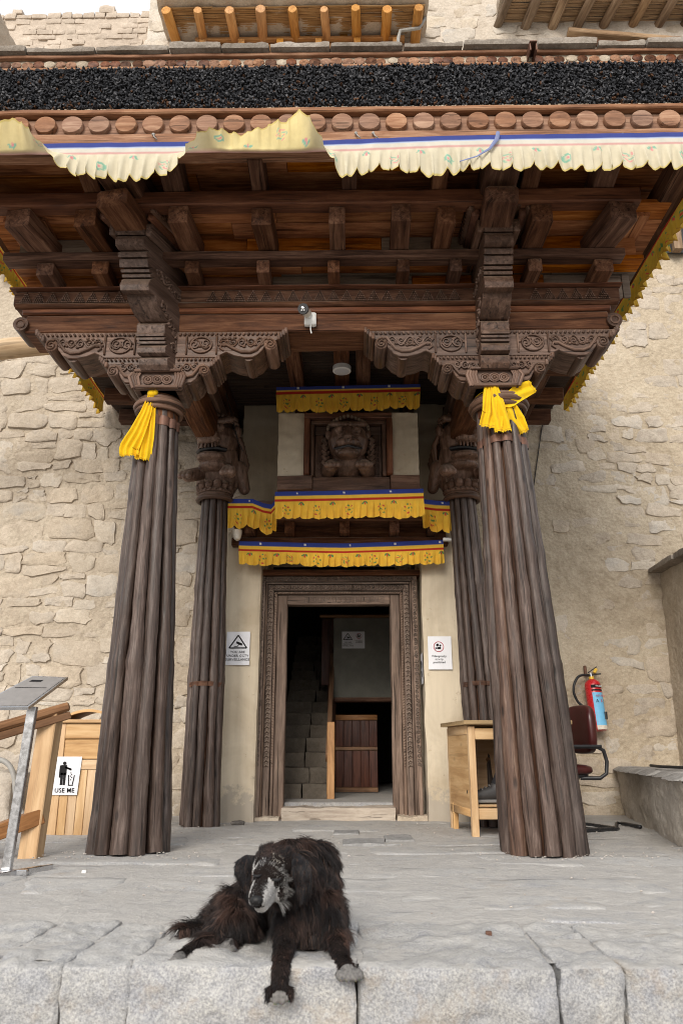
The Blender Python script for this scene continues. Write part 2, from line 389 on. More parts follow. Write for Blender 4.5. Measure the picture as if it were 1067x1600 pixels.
    def grid(s, fn, nu, nv, mi=0, colfn=None, grain='x', closed=False, flip=False):
        vs, fs, c = [], [], []
        for j in range(nv + 1):
            for i in range(nu + 1):
                u, v = i / nu, j / nv; vs.append(fn(u, v))
                if colfn: c.append((*colfn(u, v), 1))
        w = nu + 1
        for j in range(nv):
            for i in range(nu):
                q = (j*w+i, j*w+i+1, (j+1)*w+i+1, (j+1)*w+i); fs.append(tuple(reversed(q)) if flip else q)
        return s.add(vs, fs, col=c if colfn else None, mi=mi, grain=grain)
    def build(s, name, mats, parent=None, smooth=40, bevel=0.0, kind=None):
        if not isinstance(mats, (list, tuple)): mats = [mats]
        mats = [M[m] if isinstance(m, str) else m for m in mats]
        vv = np.array(s.v, dtype=float); lo, hi = vv.min(0), vv.max(0); c = V((lo + hi) / 2)
        me = bpy.data.meshes.new(name)
        me.from_pydata([tuple(p) for p in (vv - np.array(c))], [], s.f)
        at = me.attributes.new('gco', 'FLOAT_VECTOR', 'POINT'); at.data.foreach_set('vector', np.array(s.g, dtype=np.float32).ravel())
        if s.hascol:
            ca = me.attributes.new('col', 'FLOAT_COLOR', 'POINT'); ca.data.foreach_set('color', np.array(s.c, dtype=np.float32).ravel())
        for m in mats: me.materials.append(m)
        if len(mats) > 1: me.polygons.foreach_set('material_index', s.mi)
        if bevel:
            bm = bmesh.new(); bm.from_mesh(me)
            ed = [e for e in bm.edges if len(e.link_faces) == 2 and e.calc_face_angle(0) > R(28)]
            bmesh.ops.bevel(bm, geom=ed, offset=bevel, segments=1, affect='EDGES', profile=.5, clamp_overlap=True)
            bm.to_mesh(me); bm.free()
        if smooth:
            me.polygons.foreach_set('use_smooth', [True] * len(me.polygons))
            if smooth < 180: me.set_sharp_from_angle(angle=R(smooth))
        me.update()
        o = bpy.data.objects.new(name, me); o.location = c; _link(o, parent); W[o.name] = c
        if kind: o['kind'] = kind
        return o
def tag(o, label=None, cat=None, group=None, kind=None):
    if label: o['label'] = label
    if cat: o['category'] = cat
    if group: o['group'] = group
    if kind: o['kind'] = kind
    return o
def thing(name, label, cat, loc=(0, 0, 0), group=None):
    o = bpy.data.objects.new(name, None); o.empty_display_size = .1; o.location = loc; COL.objects.link(o); W[o.name] = V(loc)
    return tag(o, label, cat, group, 'thing')
def remesh(mb, name, mats, parent, voxel=.008, smooth=6, matfn=None, keepobj=False):
    """fuse the builder's shapes into one continuous skin"""
    me = bpy.data.meshes.new('tmp'); me.from_pydata(mb.v, [], mb.f)
    o = bpy.data.objects.new('tmp', me); COL.objects.link(o)
    r = o.modifiers.new('r', 'REMESH'); r.mode = 'VOXEL'; r.voxel_size = voxel
    sm = o.modifiers.new('s', 'SMOOTH'); sm.factor = .5; sm.iterations = smooth
    dg = bpy.context.evaluated_depsgraph_get(); ev = o.evaluated_get(dg)
    m2 = bpy.data.meshes.new_from_object(ev); bpy.data.objects.remove(o); bpy.data.meshes.remove(me)
    out = MB(); out.add([v.co.copy() for v in m2.vertices], [tuple(p.vertices) for p in m2.polygons], grain='z')
    if matfn:
        out.mi = [matfn(p.center) for p in m2.polygons]
    bpy.data.meshes.remove(m2)
    return out.build(name, mats, parent, smooth=180)
FONT = None
def text(s, size, O, U, Vv, mat, parent, align='CENTER', name='lettering', spacing=1.0, sx=1.0):
    cu = bpy.data.curves.new(name, 'FONT'); cu.body = s; cu.size = size; cu.align_x = align; cu.align_y = 'CENTER'; cu.space_character = spacing
    cu.offset = size * .012; cu.resolution_u = 2; cu.materials.append(M[mat])
    o = bpy.data.objects.new(name, cu)
    U, Vv = V(U).normalized(), V(Vv).normalized(); N = U.cross(Vv)
    m = Matrix((U * sx, Vv, N)).transposed().to_4x4(); m.translation = V(O)
    COL.objects.link(o); me = bpy.data.meshes.new_from_object(o.evaluated_get(bpy.context.evaluated_depsgraph_get()))
    bpy.data.objects.remove(o); bpy.data.curves.remove(cu); o = bpy.data.objects.new(name, me); COL.objects.link(o); o.parent = parent; o.matrix_parent_inverse = Matrix.Translation(-W[parent.name]); o.matrix_basis = m; W[o.name] = V(O)
    return o
# ================================================================== ground, platform, kerb
mb = MB()
mb.grid(lambda u, v: (-150 + 300 * u, -150 + 300 * v, -.80 + .02 * nz((u * 300, v * 300, 0), .3)), 60, 60)
tag(mb.build('ground', 'ground', smooth=180), kind='structure')

platform = thing('platform', None, None, (0, 5, 0)); tag(platform, kind='structure')
mb = MB()
def flo(x, y): return .012 * nz((x, y, 0), .8) + .008 * nz((x, y, 3), 2.3)
mb.grid(lambda u, v: ((x := -6 + 12 * u), (y := 2.53 + 6.0 * v), (-.007 * max(0, min(1, (3.15 - y) * 4))) + flo(x, y) + .005 * nz((x, y, 9), 1.6) + .006 * nz((x, y, 9), 6) + .003 * nz((x, y, 9), 19)), 300, 150)
mb.build('dust_bed', 'dust', platform, smooth=180)
def rock(mb, lo, hi, n=(14, 10, 10), rnd_e=.03, amp=.012, seed=0.0, mi=0):
    """rough hewn block: rounded, dented"""
    lo, hi = V(lo), V(hi); c = (lo + hi) / 2; h = (hi - lo) / 2
    def f(q):
        p = V((q[0] * h.x, q[1] * h.y, q[2] * h.z)); inn = V([max(-h[k] + rnd_e, min(h[k] - rnd_e, p[k])) for k in range(3)])
        d = p - inn
        if d.length > 1e-6: p = inn + d.normalized() * min(rnd_e, d.length) if d.length > rnd_e else p
        w = c + p
        nn = V((q[0] if abs(q[0]) > .98 else 0, q[1] if abs(q[1]) > .98 else 0, q[2] if abs(q[2]) > .98 else 0))
        if nn.length: nn.normalize()
        k = amp * (nz(w, 5, seed) * 1.2 + nz(w, 13, seed) * .8 + nz(w, 31, seed) * .5)
        return w + nn * k
    for ax in range(3):
        a, b = (ax + 1) % 3, (ax + 2) % 3
        for sg in (-1, 1):
            def g(u, v, ax=ax, a=a, b=b, sg=sg):
                q = [0, 0, 0]; q[ax] = sg; q[a] = u * 2 - 1; q[b] = v * 2 - 1; return f(q)
            mb.grid(g, n[a], n[b], mi=mi, flip=(sg < 0))
    return mb
# flagstones, each its own piece, hardly proud of the dust between them
random.seed(21)
ys = [2.98, 3.30, 3.62, 4.05, 4.45, 4.95, 5.4, 5.85, 6.35, 6.9, 7.45]
def slab(cs, so, tx, ty, dz, nu=20, nv=12):
    def fs_(u, v):
        # irregular outline: edges bow and corners are cut
        uu, vv = u * 2 - 1, v * 2 - 1
        k = 1 - .10 * (abs(uu) ** 3 * abs(vv) ** 3)
        uu, vv = uu * k * .5 + .5, vv * k * .5 + .5
        a = [(cs[0][i] * (1-uu) + cs[1][i] * uu) * (1-vv) + (cs[3][i] * (1-uu) + cs[2][i] * uu) * vv for i in (0, 1)]
        wx = .03 * nz((a[0], a[1], so), 2.6) + .022 * nz((a[0], a[1], so), 8) + .008 * nz((a[0], a[1], so), 22)
        wy = .03 * nz((a[0], a[1], so + 8), 2.6) + .022 * nz((a[0], a[1], so + 8), 8) + .008 * nz((a[0], a[1], so + 8), 22)
        e = min(u, 1-u, v, 1-v)
        z = dz + flo(a[0], a[1]) + tx * (u-.5) * 2 + ty * (v-.5) * 2 + .006 * nz((a[0], a[1] * 1.6, so), 3) + .004 * nz((a[0], a[1] * 1.4, so), 9) + .002 * nz((a[0], a[1], so), 24)
        if e < .10: z -= .010 * (1 - e / .10) ** 1.5
        if e < .001: z -= .02
        return (a[0] + wx, a[1] + wy, z)
    mb = MB(); mb.grid(fs_, nu, nv); return mb.build('flagstone', 'flag', platform, smooth=50)
for r in range(len(ys) - 1):
    x = -3.6 + rnd(-.4, 0); y0, y1 = ys[r], ys[r + 1]
    while x < 3.6:
        w = rnd(.38, 1.1); x1 = x + w; g = rnd(.004, .012); j = .06
        cs = [(x + g + rnd(-j, j), y0 + g + rnd(-j, j) * .8), (x1 - g + rnd(-j, j), y0 + g + rnd(-j, j) * .8), (x1 - g + rnd(-j, j), y1 - g + rnd(-j, j) * .8), (x + g + rnd(-j, j), y1 - g + rnd(-j, j) * .8)]
        slab(cs, rnd(0, 50), rnd(-.005, .005), rnd(-.005, .005), rnd(-.005, .004) - (.005 if r == 0 else 0)); x = x1
for (px0, py0, px1, py1) in ((534, 1318, 600, 1310), (602, 1312, 642, 1304), (520, 1302, 560, 1296)):
    a, c_ = P(px0, py0, Z=.01), P(px1, py1, Z=.01)
    rock(MB(), (a.x, a.y, -.02), (c_.x, max(c_.y, a.y + .08), .009), (14, 6, 2), .006, .009, px0).build('flagstone', 'worn_slate', platform, smooth=60)
# kerb blocks along the front edge
kerb = thing('kerb', None, None, (0, 2.5, -.2)); tag(kerb, kind='structure')
kx = [P(x, 1520, Y=2.46).x for x in (-330, -150, -20, 97, 205, 560, 872, 972, 1190, 1400)]
for i in range(len(kx) - 1):
    g = .001 if i not in (5,) else .005
    mb = rock(MB(), (kx[i] + g, 2.455 + rnd(-.012, .012), -.30), (kx[i+1] - g, 3.02 + rnd(-.05, .04), .003 + rnd(-.003, .003)), (44, 30, 18), .014, .013, i * 3.1)
    mb.build('kerb_stone', 'kerb', kerb, smooth=180)
x = -2.2
while x < 2.2:
    w = rnd(.35, .7); mb = rock(MB(), (x + .008, 2.47, -.62), (x + w - .008, 2.85, -.315), (12, 6, 8), .025, .014, x * 3); mb.build('kerb_stone', 'kerb', kerb, smooth=180); x += w
x = -2.2
while x < 2.2:
    w = rnd(.35, .7); mb = rock(MB(), (x + .008, 2.46, -.92), (x + w - .008, 2.85, -.635), (12, 6, 8), .025, .014, x * 3 + 9); mb.build('kerb_stone', 'kerb', kerb, smooth=180); x += w
MB().box((0, 3.6, -.5), (7, 1.5, .9), 0).build('kerb_core', 'dust', kerb)

# ================================================================== rubble walls
def stone_mesh(cs, O, U, Vv, N, d, seed, bulge=.0):
    """one rubble stone on a wall face: cs = four corners in wall coordinates"""
    cx, cy = sum(c[0] for c in cs) / 4, sum(c[1] for c in cs) / 4
    pts = []
    for k in range(4):
        a, b, e = cs[k], cs[(k+1) % 4], cs[(k+2) % 4]
        for t in (.18, .5, .82):
            x, y = a[0] + (b[0]-a[0]) * t, a[1] + (b[1]-a[1]) * t
            j = .016; pts.append((x + rnd(-j, j), y + rnd(-j, j)))
        # rounded corner
        r = rnd(.04, .22); pts.append((b[0] * (1-r) + (a[0] + e[0]) / 2 * r, b[1] * (1-r) + (a[1] + e[1]) / 2 * r))
    n = len(pts); vs, fs = [], []
    tu, tv = rnd(-.3, .3) * d, rnd(-.3, .3) * d
    W2 = max(abs(c[0]-cx) for c in cs) + .01; H2 = max(abs(c[1]-cy) for c in cs) + .01
    for (k, dep) in ((1.0, -.03), (.985, .55 * d), (.94, .93 * d), (.62, d), (.28, d)):
        for (x, y) in pts:
            qx, qy = cx + (x-cx) * k, cy + (y-cy) * k
            dd = dep
            if k < .98: dd += tu * (qx-cx) / W2 + tv * (qy-cy) / H2 + .010 * nz((qx, qy, seed), 6) + .006 * nz((qx, qy, seed), 17) + .003 * nz((qx, qy, seed), 40)
            vs.append(O + U * qx + Vv * qy + N * dd)
    vs.append(O + U * cx + Vv * cy + N * (d + .004))
    for r in range(4):
        for j in range(n): fs.append((r*n+j, r*n+(j+1) % n, (r+1)*n+(j+1) % n, (r+1)*n+j))
    for j in range(n): fs.append((4*n+j, 4*n+(j+1) % n, 5*n))
    return vs, fs
def rubble(wall, O, U, Vv, N, u0, u1, v0, v1, mats, hr=(.13, .30), wr=(.17, .48), d=(.003, .021), gap=(.002, .010), keep=lambda u, v: 1.0, seed=1, mort=None, mortar_mat='mud', level=lambda u, v: 0.0, res=.026, name='stone', cap=300, mud=.007):
    random.seed(seed); O, U, Vv, N = V(O), V(U), V(Vv), V(N)
    nu, nv = int((u1-u0) / res), int((v1-v0) / res)
    mb = MB()
    def fn(a, b):
        u, v = u0 + (u1-u0) * a, v0 + (v1-v0) * b
        h = mud + .010 * nz((u, v, seed), 1.7) + .011 * nz((u, v, seed), 6) + .006 * nz((u, v, seed + 5), 15) + .003 * nz((u, v, seed + 5), 36) + level(u, v)
        return O + U * u + Vv * v + N * h
    mb.grid(fn, nu, nv)
    mb.build('mortar', mortar_mat, wall, smooth=180)
    v = v0; cnt = 0; fill = MB()
    while v < v1 - .05:
        h = rnd(*hr); u = u0 - rnd(0, .25)
        while u < u1:
            w = rnd(*wr) * (1.15 if h > sum(hr)/2 else .95); parts = [(v, v + h)]
            if h > hr[0] * 1.55 and random.random() < .28:
                t = rnd(.35, .65); parts = [(v, v + h * t), (v + h * t, v + h)]
            for (b0, b1) in parts:
                g = rnd(*gap); j = .038
                wv = lambda uu: .045 * nz((uu, v, seed), .9) + .02 * nz((uu, v, seed), 3)
                cs = [(max(u0, u + g) + rnd(-j, j), b0 + g + wv(u) + rnd(-j, j)), (min(u1, u + w - g) + rnd(-j, j), b0 + g + wv(u + w) + rnd(-j, j)), (min(u1, u + w - g) + rnd(-j, j), b1 - g + wv(u + w) + rnd(-j, j)), (max(u0, u + g) + rnd(-j, j), b1 - g + wv(u) + rnd(-j, j))]
                cu, cv = u + w / 2, (b0 + b1) / 2
                if cs[1][0] - cs[0][0] > .05 and random.random() < keep(cu, cv):
                    dd = rnd(*d); vs, fs = stone_mesh(cs, O, U, Vv, N, dd + level(cu, cv) * .7, rnd(0, 60)); cnt += 1
                    if cnt > cap: fill.add(vs, fs); continue
                    MB().add(vs, fs).build(name, mats if isinstance(mats, str) else random.choice(mats), wall, smooth=55)
            u += w
        v += h
    if fill.v: fill.build('small_stones', mats if isinstance(mats, str) else mats[0], wall, smooth=55, kind='stuff')
    return cnt
YL, YR = 7.7, 8.0
wall_l = thing('stone_wall', 'rough beige rubble stone wall behind the wooden bin and left front column', 'wall', (-2.5, YL, 0))
c1 = rubble(wall_l, (0, YL, 0), (1, 0, 0), (0, 0, 1), (0, -1, 0), -4.3, -.9, -.1, 4.9, ['stone', 'stone', 'stone', 'stone', 'stone', 'stone_pale'], hr=(.10, .27), wr=(.14, .44), d=(.007, .025), mud=.005, seed=3, cap=295)
MB().box((-2.6, YL + .45, 3.9), (3.4, .8, 8.2), 0).build('wall_core', 'mud', wall_l)
wall_r = thing('stone_wall', 'stone wall smeared with tan mud, behind the fire extinguisher', 'wall', (2.4, YR, 0))
def keep_r(u, v):
    # mud render covers the middle, stones show above and beside the corner
    m = .95 if v > 3.2 else (.9 if u > 2.75 - .25 * nz((v, 0, 0), 1.3) else (.95 if v < 1.0 else .30 + .35 * nz((u, v, 4), .9)))
    return max(.05, m)
def lev_r(u, v): 
    a = max(0, min(1, (3.4 - v) * 1.2)) * max(0, min(1, (2.85 - u) * 3)) * max(0, min(1, (v - .8) * 2))
    return .006 + .012 * a
c2 = rubble(wall_r, (0, YR, 0), (1, 0, 0), (0, 0, 1), (0, -1, 0), .55, 4.6, -.1, 6.0, ['stone', 'stone', 'stone', 'stone_pale'], hr=(.11, .28), wr=(.16, .44), seed=11, keep=keep_r, level=lev_r, mortar_mat='mud_right', cap=295)
MB().box((2.6, YR + .45, 4.2), (4.2, .8, 8.6), 0).build('wall_core', 'mud_right', wall_r)
# dark hole with slate in the right wall
# side wall at the right edge, slate capped
side = thing('side_wall', 'mud plastered side wall with sloping slate cap at the far right corner', 'wall', (3.3, 7, 0))
mb = MB()
mb.grid(lambda u, v: (3.22 + .02 * nz((u * 3, v * 2.4, 1), 2) + .012 * nz((u * 3, v * 2.4, 1), 8) + .05 * (v - .5), YR - 3.2 * u, -.05 + v * 2.42), 60, 50)
mb.build('mud_face', 'mud', side, smooth=180)
MB().box((3.6, YR - 1.6, 1.2), (.62, 3.2, 2.36), 0).build('wall_core', 'mud', side)
for i in range(5):
    y = YR - .35 - i * .64
    rock(MB(), (3.13 + rnd(-.02, .02), y - .31, 2.37), (3.75, y + .31, 2.41 + rnd(0, .02)), (6, 8, 2), .012, .012, i).build('cap_slate', 'coping', side, smooth=60)
# bench
bench = thing('stone_bench', 'low plastered stone bench along the right wall with a dark slate top', 'bench', (2.7, 6.5, 0))
b0, b1 = V((2.60, YR, 0)), V((2.02, 5.0, 0)); bd = (b1 - b0)
def bf(u, v):
    p = b0 + bd * u; q = (p.x, p.y, v)
    return (p.x + .05 * (v - .5) * -.4 + .025 * nz(q, 2.5) + .014 * nz(q, 8) + .006 * nz(q, 20), p.y, -.04 + v * .455)
MB().grid(bf, 90, 18, flip=True).build('bench_face', 'bench', bench, smooth=180)
random.seed(5)
for i in range(6):
    t0, t1 = i / 6, (i + 1) / 6 - .004; p, q = b0 + bd * t0, b0 + bd * t1
    o_ = .05 + rnd(-.02, .02)
    def tf(u, v, p=p, q=q, o_=o_):
        a = p.lerp(q, u); x = a.x - o_ + v * (3.3 - a.x + o_)
        e = -.035 if (u < .01 or u > .99 or v < .01) else 0
        return (x + .02 * nz((a.x, a.y, 1), 6) * (v < .2), a.y, .445 + .012 * nz((x, a.y, i), 3) + .006 * nz((x, a.y, i), 12) + e)
    MB().grid(tf, 12, 14).build('bench_slate', 'bench_top', bench, smooth=60)
# ------------------------------------------------------------------ upper building face
up = thing('upper_wall', 'pale upper palace wall of whitish mudded stones above the porch roof', 'wall', (1, 7.9, 8))
XS = P(232, 40, Y=7.9).x
rubble(up, (0, 7.9, 0), (1, 0, 0), (0, 0, 1), (0, -1, 0), XS, 5.2, 8.0, 12.0, ['stone_pale', 'stone_pale', 'stone'], hr=(.14, .34), wr=(.2, .55), d=(.004, .02), seed=31, keep=lambda u, v: .75, mortar_mat='mud_pale', cap=250, res=.06)
MB().box(((XS + 5.2) / 2, 8.4, 10.0), (5.2 - XS - .002, .9, 4), 0).build('wall_core', 'mud_pale', up)
ad = thing('adobe_wall', 'weathered mud brick wall with a ragged top under the sky at upper left', 'wall', (-3.6, 8.1, 8))
random.seed(17); AT = P(120, 20, Y=8.1).z
MB().grid(lambda u, v: (-5.6 + u * (XS + 5.65), 8.1 + .02 * nz((u * 3, v * 2, 0), 3) + .01 * nz((u * 3, v * 2, 0), 11), 8.4 + v * (AT - 8.47 + .07 * nz((u * 9, 0, 0), 1.3))), 110, 60).build('mud_coat', 'adobe', ad, smooth=180)
MB().box((-4.1, 8.5, AT - 1.0), (3.1, .7, 1.7), 0).build('wall_core', 'adobe', ad)
for r in range(16):
    z = AT - 1.42 + r * .093; x = -5.5 + (r % 2) * .09
    while x < XS - .1:
        w = rnd(.14, .24)
        topz = AT + .06 * nz((x * 2.5, 0, 0), 1.3)
        if z + .09 < topz + .05 and (random.random() < .62 or z > AT - .2):
            e = .012 if z > AT - .2 else .001
            rock(MB(), (x + .003, 8.091 - rnd(0, .008) - e, z + .002), (x + w - .003, 8.3, z + .091 + (rnd(-.02, .03) if z > AT - .2 else 0)), (6, 3, 5), .012, .014, rnd(0, 50)).build('mud_brick', 'adobe', ad, smooth=180)
        x += w
# end of a stone pier at the top left corner
pr = thing('stone_pier', 'dark end of a stone pier cut by the upper left corner', 'wall', (-4.9, 7.6, 8.5))
rock(MB(), (-5.4, 7.4, 8.9), (P(1, 30, Y=7.5).x, 8.05, P(0, 20, Y=7.5).z), (8, 8, 12), .03, .03, 4).build('pier_stone', 'stone', pr, smooth=180)
# ================================================================== awnings over upper windows
def awning(label, xa, xb, y_front, y_back, n, rafter_mat, Yw, lint=True, px_top=10, px_bot=60, tilt=0.0, stickmat='thatch'):
    zb = P(533, px_bot, Y=Yw).z; yf = Yw - .50; zf = P(533, px_top, Y=yf).z
    A = P(xa, px_top, Y=yf).x; B = P(xb, px_top, Y=yf).x
    t = thing('window_awning', label, 'awning', ((A + B) / 2, Yw, zb), 'timber awnings over the upper windows')
    xs = [A + .08 + (B - A - .16) * i / (n - 1) for i in range(n)]
    for i, x in enumerate(xs):
        r = rnd(.052, .066); tl = tilt + rnd(-.03, .03)
        p0, p1 = V((x, yf - .03 + rnd(-.02, .02), zf - r - .01)), V((x - tl, Yw + .02, zb - r - .01 + rnd(-.02, .02)))
        o = MB().tube([p0, p0.lerp(p1, .02), p0.lerp(p1, .5), p1], [r * .9, r, r * 1.03, r * 1.05], 12, wob=.12).build('rafter', rafter_mat, t)
    mb = MB()
    k = 0
    for j in range(26):
        f = j / 25; y = yf + (Yw - yf) * f; z = zf + (zb - zf) * f + rnd(0, .006)
        x = A
        while x < B:
            L = rnd(.5, 1.1); x2 = min(B, x + L)
            mb.tube([(x, y + rnd(-.006, .006), z + rnd(0, .008)), ((x + x2) / 2, y + rnd(-.012, .012), z + rnd(0, .01)), (x2, y + rnd(-.006, .006), z + rnd(0, .008))], rnd(.008, .012), 6)
            x = x2 - .02 if x2 < B else x2
    mb.build('willow_sticks', stickmat, t, kind='stuff')
    MB().grid(lambda u, v: (A - .03 + (B - A + .06) * u, yf - .09 + (Yw - yf + .09) * v, zf + (zb - zf) * v + .035), 2, 2, flip=True).build('mud_underlay', 'mud_pale', t)
    rock(MB(), (A - .05, yf - .10, zf + .03), (B + .05, Yw, zf + .16), (40, 4, 3), .03, .02, 3).build('mud_roof', 'mud_pale', t, smooth=180)
    return t, A, B, zf, zb, yf, xs
t, A, B, zf, zb, yf, xs = awning('bright new timber awning with nine round rafters above the middle of the porch', 252, 664, 0, 0, 9, 'new_wood', 7.9)
xa, xb = P(306, 60, Y=7.82).x, P(632, 60, Y=7.82).x
MB().beam((xa, 7.83, P(0, 66, Y=7.8).z), (xb, 7.83, P(0, 66, Y=7.8).z), .10, .045).build('lintel_plank', 'new_wood', t)
MB().beam((xa + .1, 7.80, P(0, 57, Y=7.8).z + .03), (xb - .02, 7.80, P(0, 57, Y=7.8).z + .03), .16, .05).build('ledge_plank', 'new_wood', t)
MB().beam((xa + .05, 7.86, zb - .32), (xb - .05, 7.86, zb - .32), .05, .34).build('lintel_board', 'new_wood', t)
for i in range(6):
    x = xa + .12 + (xb - xa - .24) * i / 5
    MB().box((x, 7.80, P(0, 78, Y=7.8).z), (.085, .16, .10), .006).build('joist_end', 'new_wood', t)
ca = [P(a, b, Y=7.6) for a, b in ((664, 14), (663, 30), (655, 44), (640, 46), (625, 48), (622, 60), (622, 72))]
tag(MB().tube(ca, .022, 8).build('drain_hose', 'hose'), 'grey hose looped over the right end of the bright awning', 'hose')
awning('older weathered awning with slanting grey rafters at the upper right', 792, 1120, 0, 0, 8, 'old_pole', 7.9, px_top=-22, px_bot=40, tilt=.14)
tl = thing('lintel_timber', 'cracked weathered lintel plank lying across the wall below the older awning', 'lintel', (P(980, 60, Y=7.85).x, 7.85, 9.4))
MB().beam(P(886, 50, Y=7.84), P(1120, 70, Y=7.84), .10, .07).build('plank', 'old_pole', tl)
MB().beam(P(905, 66, Y=7.85), P(1120, 76, Y=7.85), .08, .05).build('under_plank', 'dark_wood', tl)
# ================================================================== front columns (bundles of poles)
def Zy(py, Y): return P(533.5, py, Y=Y).z
def Xp(px, py, Y): return P(px, py, Y=Y).x
def spiral(mb, c, U, Vv, r, turns=1.4, sgn=1, th=.007, a0=0.0, n=16, lift=None):
    c, U, Vv = V(c), V(U), V(Vv); pts, rr = [], []
    for i in range(n + 1):
        t = i / n; a = a0 + sgn * t * turns * 2 * math.pi; q = r * (1 - .82 * t)
        pts.append(c + U * math.cos(a) * q + Vv * math.sin(a) * q); rr.append(th * (1 - .35 * t))
    mb.tube(pts, rr, 6)
def scrollwork(mb, c0, U, Vv, L, hgt, th=.006, step=None, seed=0):
    """running vine: alternating spirals with leaves, along U from c0"""
    random.seed(seed); c0, U, Vv = V(c0), V(U), V(Vv)
    step = step or hgt * .95; n = max(1, int(L / step)); pts = []
    for i in range(n):
        s = (i + .5) * L / n; sg = 1 if i % 2 else -1
        c = c0 + U * s + Vv * (sg * hgt * .06)
        spiral(mb, c, U, Vv, hgt * .36, 1.35, sg, th, rnd(-.4, .4) + (math.pi if sg > 0 else 0), 14)
        for k in range(3):
            a = rnd(0, 6.28); q = c + U * math.cos(a) * hgt * .44 + Vv * math.sin(a) * hgt * .40
            mb.ball(q, (th * 2.1, th * 1.1, th * 1.5), 6)
    m = n * 8
    mb.tube([c0 + U * (L * i / m) + Vv * (hgt * .40 * math.sin(i / 8 * math.pi)) for i in range(m + 1)], th * .9, 5)
def rope(mb, a, b, r, pitch=.03):
    """slanted bead band"""
    a, b = V(a), V(b); d = b - a; n = int(d.length / pitch); u = d.normalized()
    for i in range(n):
        c = a + d * ((i + .5) / n)
        mb.beam(c - u * pitch * .22 - V((0, 0, r * .85)), c + u * pitch * .22 + V((0, 0, r * .85)), pitch * .5, pitch * .5, (0, -1, 0), 9, .004, 0)

def pole_column(name, label, base, top, R0, R1, n, r0, r1, bands, group, seed, warm=(), collar=True, mat='column_wood', lash=()):
    random.seed(seed); base, top = V(base), V(top)
    t = thing(name, label, 'column', base, group)
    for i in range(n):
        a = 2 * math.pi * (i + rnd(-.12, .12)) / n - math.pi / 2
        pts, rr = [], []; m = 60; wo = rnd(0, 60); k0 = rnd(.90, 1.10); zc = rnd(-.01, .035); am, dh = rnd(.002, .010), rnd(-.02, .02); kl = [(rnd(.02, .95), rnd(.002, .006)) for _ in range(4)]
        for j in range(m + 1):
            f = j / m; p = base.lerp(top, f); sw = R0 + (R1 - R0) * f
            bul = 1 + .04 * math.sin(f * 3.14)
            lump = .007 * nz((0, 0, f * 7), 1, wo) * (1.3 - f) + .003 * nz((0, 0, f * 30), 1, wo) + sum(am * math.exp(-((f - h - dh) / .012) ** 2) for h in lash) + sum(ka * math.exp(-((f - kf) / .006) ** 2) for kf, ka in kl)
            p = p + V((math.cos(a), math.sin(a), 0)) * (sw * bul) + V((nz((f * 3, 1, 0), 1, wo), nz((f * 3, 5, 0), 1, wo), 0)) * .013 * (1.15 - f)
            if j == 0: p.z += zc - .02
            pts.append(p); rr.append((r0 + (r1 - r0) * f) * k0 + lump)
        MB().tube(pts, rr, 16, wob=.09).build('pole', 'warm_column_wood' if i in warm else mat, t, smooth=70)
    mb = MB(); mb.tube([base.lerp(top, j / 8) for j in range(9)], [R0 * .8 + (R1 * .8 - R0 * .8) * j / 8 for j in range(9)], 14); mb.build('core_post', 'dark_wood', t)
    for (f, hh) in bands:
        sw = R0 + (R1 - R0) * f; r = (r0 + (r1 - r0) * f) + .004
        mb = MB(); c = base.lerp(top, f); m = n * 10
        # strap follows the outline of the bundle
        def fn(u, v, c=c, sw=sw, r=r, hh=hh):
            a = 2 * math.pi * u - math.pi / 2; ph = (u * n) % 1.0; ph = min(ph, 1 - ph)
            rad = sw + r * (1.06 - .9 * ph * ph * 2.2)
            return c + V((math.cos(a) * rad, math.sin(a) * rad, (v - .5) * hh + .004 * math.sin(a * 3)))
        mb.grid(fn, m, 3); mb.build('iron_strap' if collar else 'lashing', 'iron' if collar else 'dark_wood', t, smooth=60)
    if collar:
        rt = R1 + r1; mb = MB()
        for (z, q, hh) in ((.0, 1.10, .020), (.035, 1.16, .026), (.07, 1.06, .02)):
            mb.tube([top + V((rt * q * math.cos(a), rt * q * math.sin(a), -.03 + z)) for a in [2 * math.pi * k / 40 for k in range(41)]], hh, 8, caps=False)
        for k in range(26):
            a = 2 * math.pi * k / 26; c = top + V((rt * 1.22 * math.cos(a), rt * 1.22 * math.sin(a), .005))
            U = V((-math.sin(a), math.cos(a), 0)); spiral(mb, c, U, V((0, 0, 1)), .018, 1.2, 1 if k % 2 else -1, .006, 0, 9)
        mb.build('carved_collar', 'carved_wood', t, smooth=60)
        MB().tube([top + V((0, 0, -.1)), top + V((0, 0, .16))], rt * 1.0, 20).build('neck', 'dark_wood', t)
    return t
YC = 5.05
zt = Zy(640, YC)
BL, TL = V((-1.37, YC, 0)), V((Xp(250, 640, YC), YC, zt))
BR, TR = V((Xp(850, 1325, YC), YC, 0)), V((Xp(779, 646, YC), YC, zt))
colL = pole_column('bundle_column', 'left front bundle column of brown tree poles standing before the bin', BL, TL, .200, .108, 11, .0505, .0300, [(.955, .07)], 'front porch columns', 5, lash=(.37,))
colR = pole_column('bundle_column', 'right front bundle column of brown tree poles leaning inward beside the pine desk', BR, TR, .217, .133, 13, .0470, .0300, [(.90, .055)], 'front porch columns', 9, warm=(11, 5), lash=(.38, .63))
YB = 6.85
zr = Zy(782, YB)
rl = pole_column('rear_column', 'slim fluted dark column carrying the snarling lion capital left of the doorway', (Xp(312, 1290, 6.75), 6.75, 0), (Xp(336, 782, YB), YB, zr), .132, .096, 10, .0375, .0270, [(.40, .04)], 'rear porch columns', 12, collar=False, lash=(.42, .7))
